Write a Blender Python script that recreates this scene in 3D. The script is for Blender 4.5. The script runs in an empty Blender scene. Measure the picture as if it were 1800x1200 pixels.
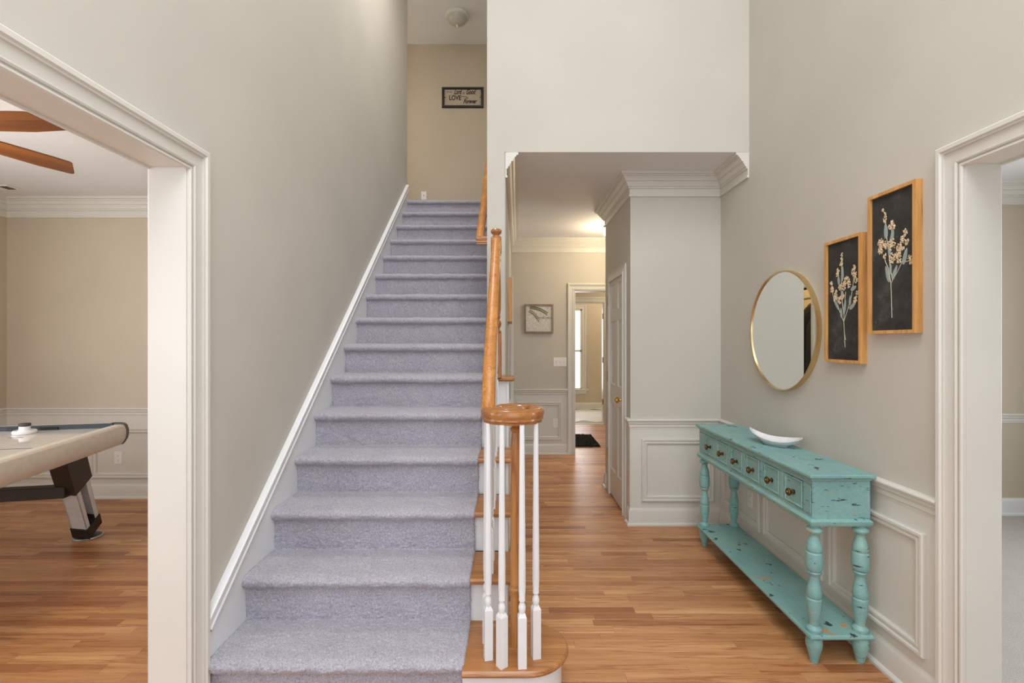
import bpy, math, random
import numpy as np
from mathutils import Vector, Matrix
R = math.radians
random.seed(7)
scene = bpy.context.scene
col = scene.collection

# ------------------------------------------------------------------ camera, world, lights, exposure
H = 1.416            # camera height
ZC = 2.705           # lower ceiling
ZT = 5.43            # upper ceiling
XL, XR = -1.18, 1.614
cd = bpy.data.cameras.new('camera'); cam = bpy.data.objects.new('camera', cd); col.objects.link(cam)
cam.location = (0, 0, H); cam.rotation_euler = (R(90), 0, 0)
cd.sensor_width = 36; cd.lens = 17.1; cd.clip_start = .02
scene.camera = cam
w = bpy.data.worlds.new('world'); scene.world = w; w.use_nodes = True
w.node_tree.nodes['Background'].inputs[0].default_value = (.72, .86, 1, 1)
w.node_tree.nodes['Background'].inputs[1].default_value = 1.2
scene.view_settings.view_transform = 'Standard'; scene.view_settings.look = 'None'
scene.view_settings.gamma = 1; scene.view_settings.use_curve_mapping = False
scene.view_settings.exposure = 0.18
try: scene.cycles.max_bounces = 10; scene.cycles.diffuse_bounces = 6
except Exception: pass

def area(name, loc, rot, sx, sy, e, c=(1, 1, 1), spread=180):
    l = bpy.data.lights.new(name, 'AREA'); l.shape = 'RECTANGLE'; l.size = sx; l.size_y = sy
    l.energy = e; l.color = c; l.spread = R(spread)
    o = bpy.data.objects.new(name, l); col.objects.link(o); o.location = loc; o.rotation_euler = [R(a) for a in rot]
    return o
def point(name, loc, e, c=(1, 1, 1), r=.05):
    l = bpy.data.lights.new(name, 'POINT'); l.energy = e; l.color = c; l.shadow_soft_size = r
    o = bpy.data.objects.new(name, l); col.objects.link(o); o.location = loc
    return o
DAY = (.93, .965, 1.0); WARM = (1, .80, .52)
area('entry_window_light', (.5, -1.42, 4.1), (80, 0, 14), 2.2, 1.9, 44, DAY)
area('entry_door_light', (.2, -1.42, 1.25), (88, 0, 0), 2.2, 2.0, 17, DAY)
area('foyer_ceiling_fill', (.2, .15, 5.38), (0, 0, 0), 2.2, 2.4, 78, (.97, .98, 1))  # added ceiling fill that lifts the side walls, no fixture behind it
point('foyer_point_fill', (.35, .8, 4.05), 9, (1, .97, .94), .22)  # added fill for both side walls, hung on an invented pendant
area('left_room_window_light', (-4.45, 1.6, 1.5), (90, 0, -90), 2.2, 1.5, 46, (.95, .97, 1))
area('left_room_front_window_light', (-3.0, -1.2, 1.5), (90, 0, 0), 2.0, 1.5, 34, (.95, .97, 1))
point('fan_lamp_light', (-2.72, 2.18, 2.18), 13, WARM, .08)
area('right_room_window_light', (4.4, 1.8, 1.5), (90, 0, 90), 2.0, 1.5, 58, DAY)
point('hall_bulb_light', (1.13, 5.42, 2.50), 16, (1, .78, .48), .05)
point('coat_closet_bulb_light', (-.6, 5.45, 2.2), 9, (1, .74, .36), .05)
area('back_room_window_light', (1.1, 10.0, 1.25), (-90, 0, 0), 1.0, 1.7, 14, DAY)
area('stair_fill_light', (-.67, 3.7, ZT - .03), (0, 0, 0), .22, .22, 30, (1, .97, .93))  # added fill for the dark end of the left stairwell wall
point('back_room_fill_light', (2.3, 9.3, 2.4), 22, (1, .84, .60), .08)  # added warm fill to brighten the walls beyond the far doorway
point('back_hall_lamp_light', (2.2, 7.3, 2.4), 24, (1, .86, .62), .08)
area('upper_hall_window_light', (-2.5, 6.0, 4.3), (90, 0, -90), .9, 1.2, 9, (1, .86, .66))

# ------------------------------------------------------------------ materials
def nt(name):
    m = bpy.data.materials.new(name); m.use_nodes = True
    n = m.node_tree; return m, n, n.nodes['Principled BSDF']
def nd(n, t, **k):
    x = n.nodes.new(t)
    for a, b in k.items(): setattr(x, a, b)
    return x
def coords(n, scale, kind='Object', rot=(0, 0, 0)):
    tc = nd(n, 'ShaderNodeTexCoord'); mp = nd(n, 'ShaderNodeMapping')
    mp.inputs['Scale'].default_value = scale; mp.inputs['Rotation'].default_value = rot
    n.links.new(tc.outputs[kind], mp.inputs[0]); return mp.outputs[0]
def noise(n, vec, scale, detail=3, rough=.5):
    t = nd(n, 'ShaderNodeTexNoise'); t.inputs['Scale'].default_value = scale
    t.inputs['Detail'].default_value = detail; t.inputs['Roughness'].default_value = rough
    n.links.new(vec, t.inputs['Vector']); return t.outputs['Fac']
def ramp(n, fac, stops):
    r = nd(n, 'ShaderNodeValToRGB'); e = r.color_ramp.elements
    while len(e) < len(stops): e.new(.5)
    for i, (p, c) in enumerate(stops):
        e[i].position = p; e[i].color = (*c, 1)
    n.links.new(fac, r.inputs[0]); return r.outputs[0]
def mix(n, fac, a, b, mode='MIX'):
    m = nd(n, 'ShaderNodeMix', data_type='RGBA', blend_type=mode)
    for s, v in ((0, fac), (6, a), (7, b)):
        if hasattr(v, 'links') or hasattr(v, 'node'): n.links.new(v, m.inputs[s])
        elif s == 0: m.inputs[0].default_value = v
        else: m.inputs[s].default_value = (*v, 1)
    return m.outputs[2]
def bump(n, b, h, s, d=.002):
    x = nd(n, 'ShaderNodeBump'); x.inputs['Strength'].default_value = s; x.inputs['Distance'].default_value = d
    n.links.new(h, x.inputs['Height']); n.links.new(x.outputs[0], b.inputs['Normal'])
def paint(name, c, rough=.5, bs=.15, scale=220, var=.03):
    m, n, b = nt(name); v = coords(n, (1, 1, 1))
    f = noise(n, v, 2.2, 3)
    d = tuple(x * (1 - var) for x in c); l = tuple(min(1, x * (1 + var)) for x in c)
    n.links.new(ramp(n, f, [(.3, d), (.7, l)]), b.inputs['Base Color'])
    b.inputs['Roughness'].default_value = rough
    bump(n, b, noise(n, v, scale, 2), bs, .001)
    return m
def plain(name, c, rough=.5, metal=0, emit=None, es=1):
    m, n, b = nt(name); v = coords(n, (1, 1, 1))
    n.links.new(ramp(n, noise(n, v, 30, 2), [(.3, tuple(x * .94 for x in c)), (.7, tuple(min(1, x * 1.04) for x in c))]), b.inputs['Base Color'])
    b.inputs['Roughness'].default_value = rough; b.inputs['Metallic'].default_value = metal
    if emit:
        b.inputs['Emission Color'].default_value = (*emit, 1); b.inputs['Emission Strength'].default_value = es
    return m
def wood(name, dark, mid, light, axis=0, rough=.35, tint=False, scale=1.0, gs=.7):
    m, n, b = nt(name)
    s = [28, 28, 28]; s[axis] = 1.6
    v = coords(n, tuple(x * scale for x in s))
    if tint:
        at = nd(n, 'ShaderNodeAttribute', attribute_name='tint')
        ad = nd(n, 'ShaderNodeVectorMath', operation='ADD')
        sc = nd(n, 'ShaderNodeVectorMath', operation='SCALE'); sc.inputs['Scale'].default_value = 60
        n.links.new(at.outputs['Color'], sc.inputs[0]); n.links.new(v, ad.inputs[0]); n.links.new(sc.outputs[0], ad.inputs[1]); v = ad.outputs[0]
    big = noise(n, v, .55, 4, .55)
    wv = nd(n, 'ShaderNodeMath', operation='MULTIPLY'); wv.inputs[1].default_value = 26; n.links.new(big, wv.inputs[0])
    sn = nd(n, 'ShaderNodeMath', operation='SINE'); n.links.new(wv.outputs[0], sn.inputs[0])
    fine = noise(n, v, 3.2, 4, .7)
    base = ramp(n, big, [(.25, dark), (.5, mid), (.75, light)])
    g = ramp(n, sn.outputs[0], [(.0, (1, 1, 1)), (.82, (1, 1, 1)), (1, (.66, .55, .45))])
    c1 = mix(n, gs, base, g, 'MULTIPLY')
    c2 = mix(n, .8, c1, ramp(n, fine, [(.3, (.72, .62, .52)), (.55, (1, 1, 1))]), 'MULTIPLY')
    if tint:
        tr = ramp(n, at.outputs['Fac'], [(0, (.62, .48, .40)), (.22, (.82, .73, .67)), (.6, (.98, .97, .96)), (1, (1.0, 1.0, .97))])
        c2 = mix(n, 1, c2, tr, 'MULTIPLY')
        hs = nd(n, 'ShaderNodeHueSaturation'); hs.inputs['Value'].default_value = 1.12; n.links.new(c2, hs.inputs['Color']); c2 = hs.outputs[0]
    n.links.new(c2, b.inputs['Base Color']); b.inputs['Roughness'].default_value = rough
    bump(n, b, fine, .12, .001)
    return m

M = {}
M['wall'] = paint('greige_wall_paint', (.55, .522, .465), .75)
M['tan'] = paint('tan_wall_paint', (.53, .455, .35), .75)
M['trim'] = paint('cream_trim_paint', (.66, .64, .585), .38, .05)
M['white'] = paint('white_stair_paint', (.74, .75, .76), .35, .05)
M['ceil'] = paint('white_ceiling_paint', (.74, .74, .75), .9, .3, 150)
M['plate'] = plain('white_plastic', (.82, .80, .76), .35)
M['slot'] = plain('dark_slot', (.10, .09, .08), .5)
M['floor'] = wood('oak_strip_floor', (.38, .175, .070), (.52, .26, .115), (.66, .375, .185), 0, .36, True, 1, .85)
M['sub'] = plain('dark_subfloor', (.16, .08, .035), .7)
M['oakx'] = wood('oak_across', (.30, .125, .040), (.42, .185, .062), (.52, .26, .10), 0, .28)
M['oaky'] = wood('golden_oak_along', (.38, .140, .025), (.50, .205, .045), (.60, .28, .075), 1, .38)
M['oakz'] = wood('golden_oak_upright', (.30, .110, .026), (.42, .170, .045), (.52, .24, .075), 2, .28)
M['oakv'] = wood('volute_oak', (.24, .090, .024), (.36, .145, .042), (.48, .22, .075), 0, .22)
M['pine'] = wood('honey_pine', (.55, .27, .08), (.68, .36, .12), (.78, .46, .18), 2, .45)
M['walnut'] = wood('walnut_blade', (.10, .030, .008), (.19, .060, .013), (.30, .11, .024), 0, .3, False, .6)
M['greywood'] = wood('greyed_wood', (.20, .14, .09), (.28, .20, .14), (.35, .27, .19), 2, .6)
M['brass'] = plain('brass', (.78, .52, .17), .25, 1)
M['goldframe'] = plain('brushed_gold', (.74, .56, .30), .3, 1)
M['bronze'] = plain('aged_bronze', (.20, .12, .06), .35, 1)
M['black'] = plain('black_plastic', (.012, .011, .011), .4)
M['dgrey'] = plain('dark_grey_plastic', (.055, .055, .058), .45)
M['brown'] = plain('brown_black_steel', (.035, .027, .022), .5)
M['steel'] = plain('grey_steel', (.45, .46, .47), .35, .8)
M['ivory'] = plain('ivory_laminate', (.66, .61, .54), .35)
M['gloss'] = plain('glossy_white_playfield', (.68, .64, .59), .07)
M['navy'] = plain('slate_blue_felt', (.05, .062, .08), .8)
M['lwhite'] = plain('powder_white_metal', (.70, .73, .74), .4)
M['porc'] = plain('white_glazed_ceramic', (.84, .83, .86), .12)
M['shade'] = plain('frosted_glass_shade', (.50, .48, .42), .3)
M['bulb'] = plain('lit_bulb', (1, .9, .75), .4, 0, (1, .90, .72), 9)
M['tile'] = paint('pale_floor_tile', (.74, .73, .71), .25, .05)
M['grout'] = plain('grey_grout', (.30, .29, .27), .8)
M['mat'] = plain('black_shag', (.006, .006, .006), .95)
M['coat'] = plain('dark_brown_cloth', (.05, .04, .028), .95)
M['coat2'] = plain('charcoal_cloth', (.022, .022, .024), .95)
M['paper'] = plain('aged_paper_print', (.46, .38, .29), .7)
M['ink'] = plain('black_ink', (.02, .015, .012), .8)
M['leafg'] = plain('grey_green_leaf', (.30, .36, .34), .7)
M['petal'] = plain('cream_petal', (.72, .58, .38), .7)
M['petal2'] = plain('tan_petal', (.48, .34, .20), .7)
M['stemc'] = plain('pale_stem', (.52, .48, .34), .7)
M['moss'] = plain('moss_green_sprig', (.12, .11, .03), .7)
M['skyw'] = plain('bright_window_blind', (.85, .88, .92), .6, 0, (.9, .95, 1), 1.6)
def mk_mirror():
    m, n, b = nt('mirror_glass'); b.inputs['Metallic'].default_value = 1; b.inputs['Roughness'].default_value = .0
    b.inputs['Base Color'].default_value = (.88, .91, .90, 1); return m
M['mirror'] = mk_mirror()
def mk_carpet(name, a, bb, bs=.6):
    m, n, b = nt(name); v = coords(n, (1, 1, 1))
    f1 = noise(n, v, 170, 3, .75); f2 = noise(n, v, 9, 4, .6)
    c = ramp(n, f1, [(.30, tuple(x * .62 for x in a)), (.5, a), (.72, bb)])
    c = mix(n, .6, c, ramp(n, f2, [(.3, (.86, .86, .90)), (.65, (1, 1, 1))]), 'MULTIPLY')
    n.links.new(c, b.inputs['Base Color']); b.inputs['Roughness'].default_value = .95
    try:
        b.inputs['Sheen Weight'].default_value = .3
    except Exception: pass
    bump(n, b, f1, bs, .006)
    return m
M['carpet'] = mk_carpet('lilac_grey_carpet', (.405, .385, .435), (.61, .58, .635))
M['bcarpet'] = mk_carpet('beige_carpet', (.44, .41, .36), (.60, .56, .50))
def mk_teal():
    m, n, b = nt('distressed_teal_paint')
    v = coords(n, (1, 1, 1)); base = ramp(n, noise(n, v, 3, 4, .6), [(.3, (.195, .385, .385)), (.55, (.245, .455, .435)), (.8, (.31, .51, .44))])
    st = noise(n, coords(n, (40, 6, 40)), 1.6, 4, .7)
    c = mix(n, .5, base, ramp(n, st, [(.35, (.72, .78, .76)), (.6, (1, 1, 1))]), 'MULTIPLY')
    m1 = ramp(n, noise(n, coords(n, (11, 9, 60)), 1.3, 3, .6), [(.655, (0, 0, 0)), (.672, (1, 1, 1))])
    c = mix(n, m1, c, (.035, .05, .07))
    m2 = ramp(n, noise(n, coords(n, (10, 8, 60)), 1.15, 2, .6), [(.69, (0, 0, 0)), (.71, (1, 1, 1))])
    c = mix(n, m2, c, (.50, .30, .14))
    bv = nd(n, 'ShaderNodeBevel', samples=4); bv.inputs['Radius'].default_value = .006
    ge = nd(n, 'ShaderNodeNewGeometry'); dt = nd(n, 'ShaderNodeVectorMath', operation='DOT_PRODUCT')
    n.links.new(bv.outputs[0], dt.inputs[0]); n.links.new(ge.outputs['Normal'], dt.inputs[1])
    ed = ramp(n, dt.outputs['Value'], [(.80, (1, 1, 1)), (.90, (0, 0, 0))])
    wn_ = ramp(n, noise(n, coords(n, (1, 1, 1)), 42, 3, .7), [(.53, (0, 0, 0)), (.58, (1, 1, 1))])
    em = mix(n, 1, ed, wn_, 'MULTIPLY')
    c = mix(n, em, c, (.05, .07, .085))
    n.links.new(c, b.inputs['Base Color']); b.inputs['Roughness'].default_value = .42
    bump(n, b, st, .12, .001); return m
M['teal'] = mk_teal()
def mk_chalk():
    m, n, b = nt('chalky_black_print')
    v = coords(n, (1, 1, 1)); c = ramp(n, noise(n, v, 9, 6, .75), [(.35, (.018, .016, .015)), (.55, (.035, .032, .030)), (.72, (.085, .080, .076))])
    s = ramp(n, noise(n, coords(n, (14, 70, 30)), 1.4, 2, .5), [(.74, (0, 0, 0)), (.78, (1, 1, 1))])
    c = mix(n, s, c, (.22, .21, .20)); n.links.new(c, b.inputs['Base Color']); b.inputs['Roughness'].default_value = .75; return m
M['chalk'] = mk_chalk()
def mk_print():
    m, n, b = nt('grey_white_rustic_print')
    v = coords(n, (30, 1, 9)); c = ramp(n, noise(n, v, 3, 5, .75), [(.35, (.40, .38, .35)), (.5, (.62, .60, .57)), (.7, (.80, .79, .77))])
    n.links.new(c, b.inputs['Base Color']); b.inputs['Roughness'].default_value = .6; return m
M['print'] = mk_print()

# ------------------------------------------------------------------ mesh helpers
class MB:
    def __init__(s): s.v = []; s.f = []; s.mi = []; s.tint = []
    def add(s, vs, fs, mi=0):
        o = len(s.v); s.v += [tuple(p) for p in vs]; s.f += [tuple(o + i for i in f) for f in fs]; s.mi += [mi] * len(fs); return s
    def box(s, x0, x1, y0, y1, z0, z1, c=0, mat=None, mi=0):
        if x0 > x1: x0, x1 = x1, x0
        if y0 > y1: y0, y1 = y1, y0
        if z0 > z1: z0, z1 = z1, z0
        if not c:
            vs = [(x, y, z) for z in (z0, z1) for x, y in ((x0, y0), (x1, y0), (x1, y1), (x0, y1))]
            fs = [(3, 2, 1, 0), (4, 5, 6, 7), (0, 1, 5, 4), (1, 2, 6, 5), (2, 3, 7, 6), (3, 0, 4, 7)]
        else:
            idx = {}; vs = []
            X, Y, Z = (x0, x1), (y0, y1), (z0, z1)
            for i in (0, 1):
                for j in (0, 1):
                    for k in (0, 1):
                        si, sj, sk = (1 if i == 0 else -1), (1 if j == 0 else -1), (1 if k == 0 else -1)
                        for ax in range(3):
                            p = [X[i] + (0 if ax == 0 else si * c), Y[j] + (0 if ax == 1 else sj * c), Z[k] + (0 if ax == 2 else sk * c)]
                            idx[(i, j, k, ax)] = len(vs); vs.append(tuple(p))
            fs = []
            for ax in range(3):
                for e in (0, 1):
                    q = []
                    for a, bq in ((0, 0), (1, 0), (1, 1), (0, 1)):
                        key = [a, bq]; key.insert(ax, e); q.append(idx[(*key, ax)])
                    flip = (e == 0) ^ (ax == 1)
                    fs.append(tuple(q[::-1] if flip else q))
            for a1, a2 in ((0, 1), (0, 2), (1, 2)):
                a3 = 3 - a1 - a2
                for e1 in (0, 1):
                    for e2 in (0, 1):
                        q = []
                        for e3, order in ((0, (a1, a2)), (1, (a2, a1))):
                            for ax in order:
                                k = [0, 0, 0]; k[a1] = e1; k[a2] = e2; k[a3] = e3; q.append(idx[(*k, ax)])
                        fs.append(tuple(q))
            for i in (0, 1):
                for j in (0, 1):
                    for k in (0, 1): fs.append((idx[(i, j, k, 0)], idx[(i, j, k, 1)], idx[(i, j, k, 2)]))
        if mat is not None: vs = [tuple(mat @ Vector(p)) for p in vs]
        return s.add(vs, fs, mi)
    def lathe(s, prof, seg=20, c=(0, 0, 0), mat=None, cap=True, mi=0):
        """prof [(r,z)]"""
        vs = []; fs = []
        for r, z in prof:
            for i in range(seg):
                a = 2 * math.pi * i / seg; vs.append(Vector((r * math.cos(a), r * math.sin(a), z)))
        if mat is not None: vs = [mat @ p for p in vs]
        vs = [p + Vector(c) for p in vs]
        for j in range(len(prof) - 1):
            for i in range(seg):
                k = (i + 1) % seg; fs.append((j * seg + i, j * seg + k, (j + 1) * seg + k, (j + 1) * seg + i))
        if cap:
            fs.append(tuple(range(seg))[::-1]); fs.append(tuple((len(prof) - 1) * seg + i for i in range(seg)))
        return s.add(vs, fs, mi)
    def sweep(s, prof, path, N, closed=False, pclosed=True, caps=True, scales=None, mi=0):
        """profile (a,b): a along N x dir, b along N"""
        N = Vector(N).normalized(); P = [Vector(p) for p in path]; n = len(P); m = len(prof)
        dirs = [(P[(i + 1) % n] - P[i]).normalized() for i in range(n if closed else n - 1)]
        vs = []
        for i in range(n):
            if closed: d0, d1 = dirs[i - 1], dirs[i]
            else: d0, d1 = dirs[max(i - 1, 0)], dirs[min(i, n - 2)]
            s0, s1 = N.cross(d0).normalized(), N.cross(d1).normalized()
            mt = (s0 + s1) / max(.15, 1 + s0.dot(s1)); k = scales[i] if scales else 1
            for a, b in prof: vs.append(P[i] + mt * a * k + N * b * k)
        fs = []
        for i in range(n if closed else n - 1):
            i2 = (i + 1) % n
            for j in range(m if pclosed else m - 1):
                j2 = (j + 1) % m; fs.append((i * m + j, i2 * m + j, i2 * m + j2, i * m + j2))
        if caps and not closed and pclosed:
            fs.append(tuple(range(m))); fs.append(tuple((n - 1) * m + j for j in range(m))[::-1])
        return s.add(vs, fs, mi)
    def prism(s, poly, z0, z1, mat=None, mi=0):
        n = len(poly); vs = [Vector((x, y, z0)) for x, y in poly] + [Vector((x, y, z1)) for x, y in poly]
        if mat is not None: vs = [mat @ p for p in vs]
        fs = [tuple(range(n))[::-1], tuple(range(n, 2 * n))] + [(i, (i + 1) % n, n + (i + 1) % n, n + i) for i in range(n)]
        return s.add(vs, fs, mi)
    def grid(s, rows, mi=0, close=False):
        n = len(rows); m = len(rows[0]); vs = [p for r in rows for p in r]; fs = []
        for i in range(n - 1):
            for j in range(m if close else m - 1):
                j2 = (j + 1) % m; fs.append((i * m + j, i * m + j2, (i + 1) * m + j2, (i + 1) * m + j))
        return s.add(vs, fs, mi)
    def mesh(s, name, mats, ang=30):
        me = bpy.data.meshes.new(name); me.from_pydata(s.v, [], s.f)
        for m in (mats if isinstance(mats, (list, tuple)) else [mats]): me.materials.append(m)
        if any(s.mi): me.polygons.foreach_set('material_index', s.mi)
        import bmesh
        bm = bmesh.new(); bm.from_mesh(me); bmesh.ops.recalc_face_normals(bm, faces=bm.faces); bm.to_mesh(me); bm.free()
        me.polygons.foreach_set('use_smooth', [True] * len(me.polygons)); me.set_sharp_from_angle(angle=R(ang)); me.update()
        return me
    def build(s, name, mats, parent=None, ang=30, loc=None):
        """world-space vertices; loc = where the object's origin goes"""
        if loc is not None and parent is None:
            s.v = [(p[0] - loc[0], p[1] - loc[1], p[2] - loc[2]) for p in s.v]
        if parent is not None:
            inv = parent.matrix_basis.inverted() if parent.parent is None else (parent.parent.matrix_basis @ parent.matrix_basis).inverted()
            s.v = [tuple(inv @ Vector(p)) for p in s.v]
        o = bpy.data.objects.new(name, s.mesh(name, mats, ang)); col.objects.link(o)
        if loc is not None and parent is None: o.location = loc
        if parent is not None: o.parent = parent
        return o
def tag(o, label=None, cat=None, group=None, kind=None):
    for k, v in (('label', label), ('category', cat), ('group', group), ('kind', kind)):
        if v: o[k] = v
    return o
def empty(name, loc, label=None, cat=None, group=None, kind=None, rz=0):
    o = bpy.data.objects.new(name, None); col.objects.link(o); o.location = loc; o.rotation_euler = (0, 0, rz)
    o.matrix_basis = Matrix.Translation(loc) @ Matrix.Rotation(rz, 4, 'Z')
    o.empty_display_size = .1
    return tag(o, label, cat, group, kind)

# ------------------------------------------------------------------ room shell
def wall(name, label, boxes, mat='wall'):
    b = MB()
    for q in boxes: b.box(*q)
    return tag(b.build(name, M[mat]), label, 'wall', None, 'structure')
YF = -1.45     # front wall
OP0, OP1, OPZ = .15, 1.775, 2.06
wall_left = wall('wall_left', 'tall greige foyer wall left of the carpeted stairs', [
    (XL - .128, XL, OP1, 5.48, 0, ZT), (XL - .128, XL, OP0, OP1, OPZ, ZT), (XL - .128, XL, YF, OP0, 0, ZT)])
OR1 = 1.742
wall_right = wall('wall_right', 'greige foyer wall with the mirror and botanical pictures', [
    (XR, XR + .117, OR1, 3.98, 0, ZT), (XR, XR + .117, OP0, OR1, OPZ, ZT), (XR, XR + .117, YF, OP0, 0, ZT)])
wall('wall_front', 'foyer front wall behind the viewer with entry door and window openings', [
    (XL, XR, YF - .12, YF, 2.4, 3.05), (XL, XR, YF - .12, YF, 5.1, ZT), (XL, -.95, YF - .12, YF, 0, ZT), (1.35, XR, YF - .12, YF, 0, ZT)])
wall('wall_upper', 'white upper wall above the lower hallway opening', [(-.05, XR, 3.31, 3.43, ZC, ZT)])
wall('wall_stair', 'narrow white wall end between staircase and lower hallway', [
    (-.17, -.05, 3.31, 5.12, 0, ZT), (-.17, -.05, 5.12, 5.8, 2.0, ZT), (-.17, -.05, 5.8, 6.57, 0, ZT)])
# hall left wall face, slightly out of square with the stair wall
b = MB()
def hx(y): return -.045 + (y - 3.31) * .0125
for (ya, yb, za, zb) in ((3.32, 5.12, 0, ZC), (5.12, 5.8, 2.05, ZC), (5.8, 6.115, 0, ZC)):
    b.add([(-.06, ya, za), (hx(ya), ya, za), (hx(yb), yb, za), (-.06, yb, za), (-.06, ya, zb), (hx(ya), ya, zb), (hx(yb), yb, zb), (-.06, yb, zb)],
          [(3, 2, 1, 0), (4, 5, 6, 7), (0, 1, 5, 4), (1, 2, 6, 5), (2, 3, 7, 6), (3, 0, 4, 7)])
tag(b.build('wall_hall', M['wall']), 'warm lit left wall of the lower hallway', 'wall', None, 'structure')
wall('wall_closet', 'projecting closet block with greige front face beside the console table', [
    (.915, XR, 3.76, 3.86, 0, ZC), (.915, 1.0, 3.86, 3.885, 0, ZC), (.915, 1.0, 3.885, 4.615, 2.05, ZC), (.915, 1.0, 4.615, 4.76, 0, ZC), (1.0, 2.6, 4.66, 4.76, 0, ZC)])
wall('wall_back', 'far hallway wall with the small square picture and doorway', [
    (-.17, .78, 6.115, 6.235, 0, ZC), (.78, 1.56, 6.115, 6.235, 2.06, ZC), (1.56, 2.6, 6.115, 6.235, 0, ZC)])
wall('wall_rear_passage', 'wall of the passage behind the far doorway', [
    (.2, .62, 8.35, 8.47, 0, ZC), (.62, 1.58, 8.35, 8.47, 2.075, ZC), (1.58, 3.1, 8.35, 8.47, 0, ZC), (.1, .2, 6.235, 10.3, 0, ZC), (3.0, 3.1, 6.235, 10.3, 0, ZC)], 'tan')
wall('wall_rear', 'beige rear wall of the tiled room with a tall window', [
    (.2, .75, 10.2, 10.3, 0, ZC), (.75, 1.47, 10.2, 10.3, 0, .42), (.75, 1.47, 10.2, 10.3, 2.1, ZC), (1.47, 3.1, 10.2, 10.3, 0, ZC)], 'tan')
wall('wall_upper_hall', 'beige upstairs hall wall with the lettered sign', [
    (-2.8, -.05, 6.57, 6.69, 2.9, ZT), (-2.8, XL - .128, 5.36, 5.48, 2.9, ZT), (-2.9, -2.8, 5.36, 6.69, 2.9, ZT)], 'tan')
wall('wall_game_room', 'beige walls of the game room seen through the left opening', [
    (-4.57, XL - .128, 4.4, 4.5, 0, ZC), (-4.67, -4.57, YF, .6, 0, ZC), (-4.67, -4.57, 2.6, 4.5, 0, ZC), (-4.67, -4.57, .6, 2.6, 0, .7), (-4.67, -4.57, .6, 2.6, 2.2, ZC),
    (-4.57, -4.0, YF - .1, YF, 0, ZC), (-2.0, XL - .128, YF - .1, YF, 0, ZC), (-4.0, -2.0, YF - .1, YF, 0, .7), (-4.0, -2.0, YF - .1, YF, 2.25, ZC)], 'tan')
wall('wall_side_room', 'beige walls of the carpeted room seen through the right opening', [
    (XR, 4.7, 3.98, 4.08, 0, ZC), (4.6, 4.7, YF, .8, 0, ZC), (4.6, 4.7, 2.8, 4.08, 0, ZC), (4.6, 4.7, .8, 2.8, 0, .7), (4.6, 4.7, .8, 2.8, 2.3, ZC), (XR + .117, 4.7, YF - .1, YF, 0, ZC)], 'tan')
wall('wall_coat_closet', 'warm lit walls inside the coat closet under the stairs', [
    (-1.1, -1.05, 5.0, 6.05, 0, 2.38), (-1.05, -.17, 5.0, 5.03, 0, 2.38), (-1.05, -.17, 6.0, 6.05, 0, 2.38), (-1.1, -.17, 5.0, 6.05, 2.38, 2.42)], 'tan')
def ceil(name, label, q):
    b = MB().box(*q); return tag(b.build(name, M['ceil']), label, 'ceiling', None, 'structure')
ceil('ceiling', 'white lower hallway ceiling', (-.05, 2.6, 3.43, 6.24, ZC, ZC + .1))
bb = MB().box(-.05, XR, 3.3101, 3.43, ZC - .0005, ZC + .02)
tag(bb.build('ceiling', M['ceil']), 'underside strip of the wall above the hallway', 'ceiling', None, 'structure')
ceil('ceiling', 'high ceiling over the foyer and stairs', (-2.9, XR + .1, YF - .1, 6.69, ZT, ZT + .1))
ceil('ceiling', 'game room ceiling', (-4.67, XL - .1, YF - .1, 4.5, ZC, ZC + .1))
ceil('ceiling', 'side room ceiling', (XR + .1, 4.7, YF - .1, 4.08, ZC, ZC + .1))
ceil('ceiling', 'rear rooms ceiling', (.1, 3.1, 6.2, 10.3, ZC, ZC + .1))

# floors ---------------------------------------------------------
fl = MB().box(XL - .13, 2.6, YF - .1, 8.35, -.12, -.012).box(-4.67, XL - .13, YF - .1, 4.5, -.12, -.012)
floor = tag(fl.build('floor', M['sub']), 'honey oak strip floor of foyer, hallway and game room', 'floor', None, 'structure')
fs_ = tag(MB().box(XR + .06, 4.7, YF - .1, 4.08, -.12, .0).build('floor', M['bcarpet']), 'beige carpeted floor of the right side room', 'floor', None, 'structure')
tl = tag(MB().box(.1, 3.1, 8.35, 10.3, -.12, -.006).build('floor', M['grout']), 'pale tiled floor of the rear room', 'floor', None, 'structure')
tag(MB().box(-2.8, -.17, 5.47, 6.57, 2.7, 2.985).build('floor', M['bcarpet']), 'upstairs landing floor', 'floor', None, 'structure')
def set_tint(me, vals):
    a = me.color_attributes.new('tint', 'FLOAT_COLOR', 'POINT')
    arr = np.repeat(np.array(vals, dtype=np.float32), 24)
    buf = np.ones((len(arr), 4), np.float32)
    buf[:, 0] = arr; buf[:, 1] = arr; buf[:, 2] = arr
    a.data.foreach_set('color', buf.ravel())
rest = MB(); rt = []
rnd = random.Random(3)
def plank_rows(x0, x1, y0, y1, near):
    global rest
    pw = .057; n = int(round((y1 - y0) / pw))
    for r in range(n):
        ya = y0 + r * pw; yb = min(ya + pw, y1); x = x0 - rnd.uniform(0, .5)
        while x < x1:
            L = rnd.choice((.3, .45, .6, .75, .9, 1.1)); a, c = max(x, x0), min(x + L, x1); x += L
            if c - a < .03: continue
            t = rnd.random(); dz = 0
            k = (a + .0002, c - .0002, ya + .0003, yb - .0003, -.012, dz)
            yy = (ya + yb) / 2
            if yy < near and yy > 1.95:
                lo, hi = -900 / 855 * yy, 900 / 855 * yy
                if (a < hi and c > lo) and not (x1 < -1 and a > -636 / 855 * yy - .05 * 0 and a > -1.35) and not (a > -1.2 and c < 0):
                    m = MB().box(*k, c=.0009); o = m.build('floorboard', M['floor'], floor); set_tint(o.data, [t]); continue
            rest.box(*k, c=.0009); rt.append(t)
YR = 1.91 + 32 * .057
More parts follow.
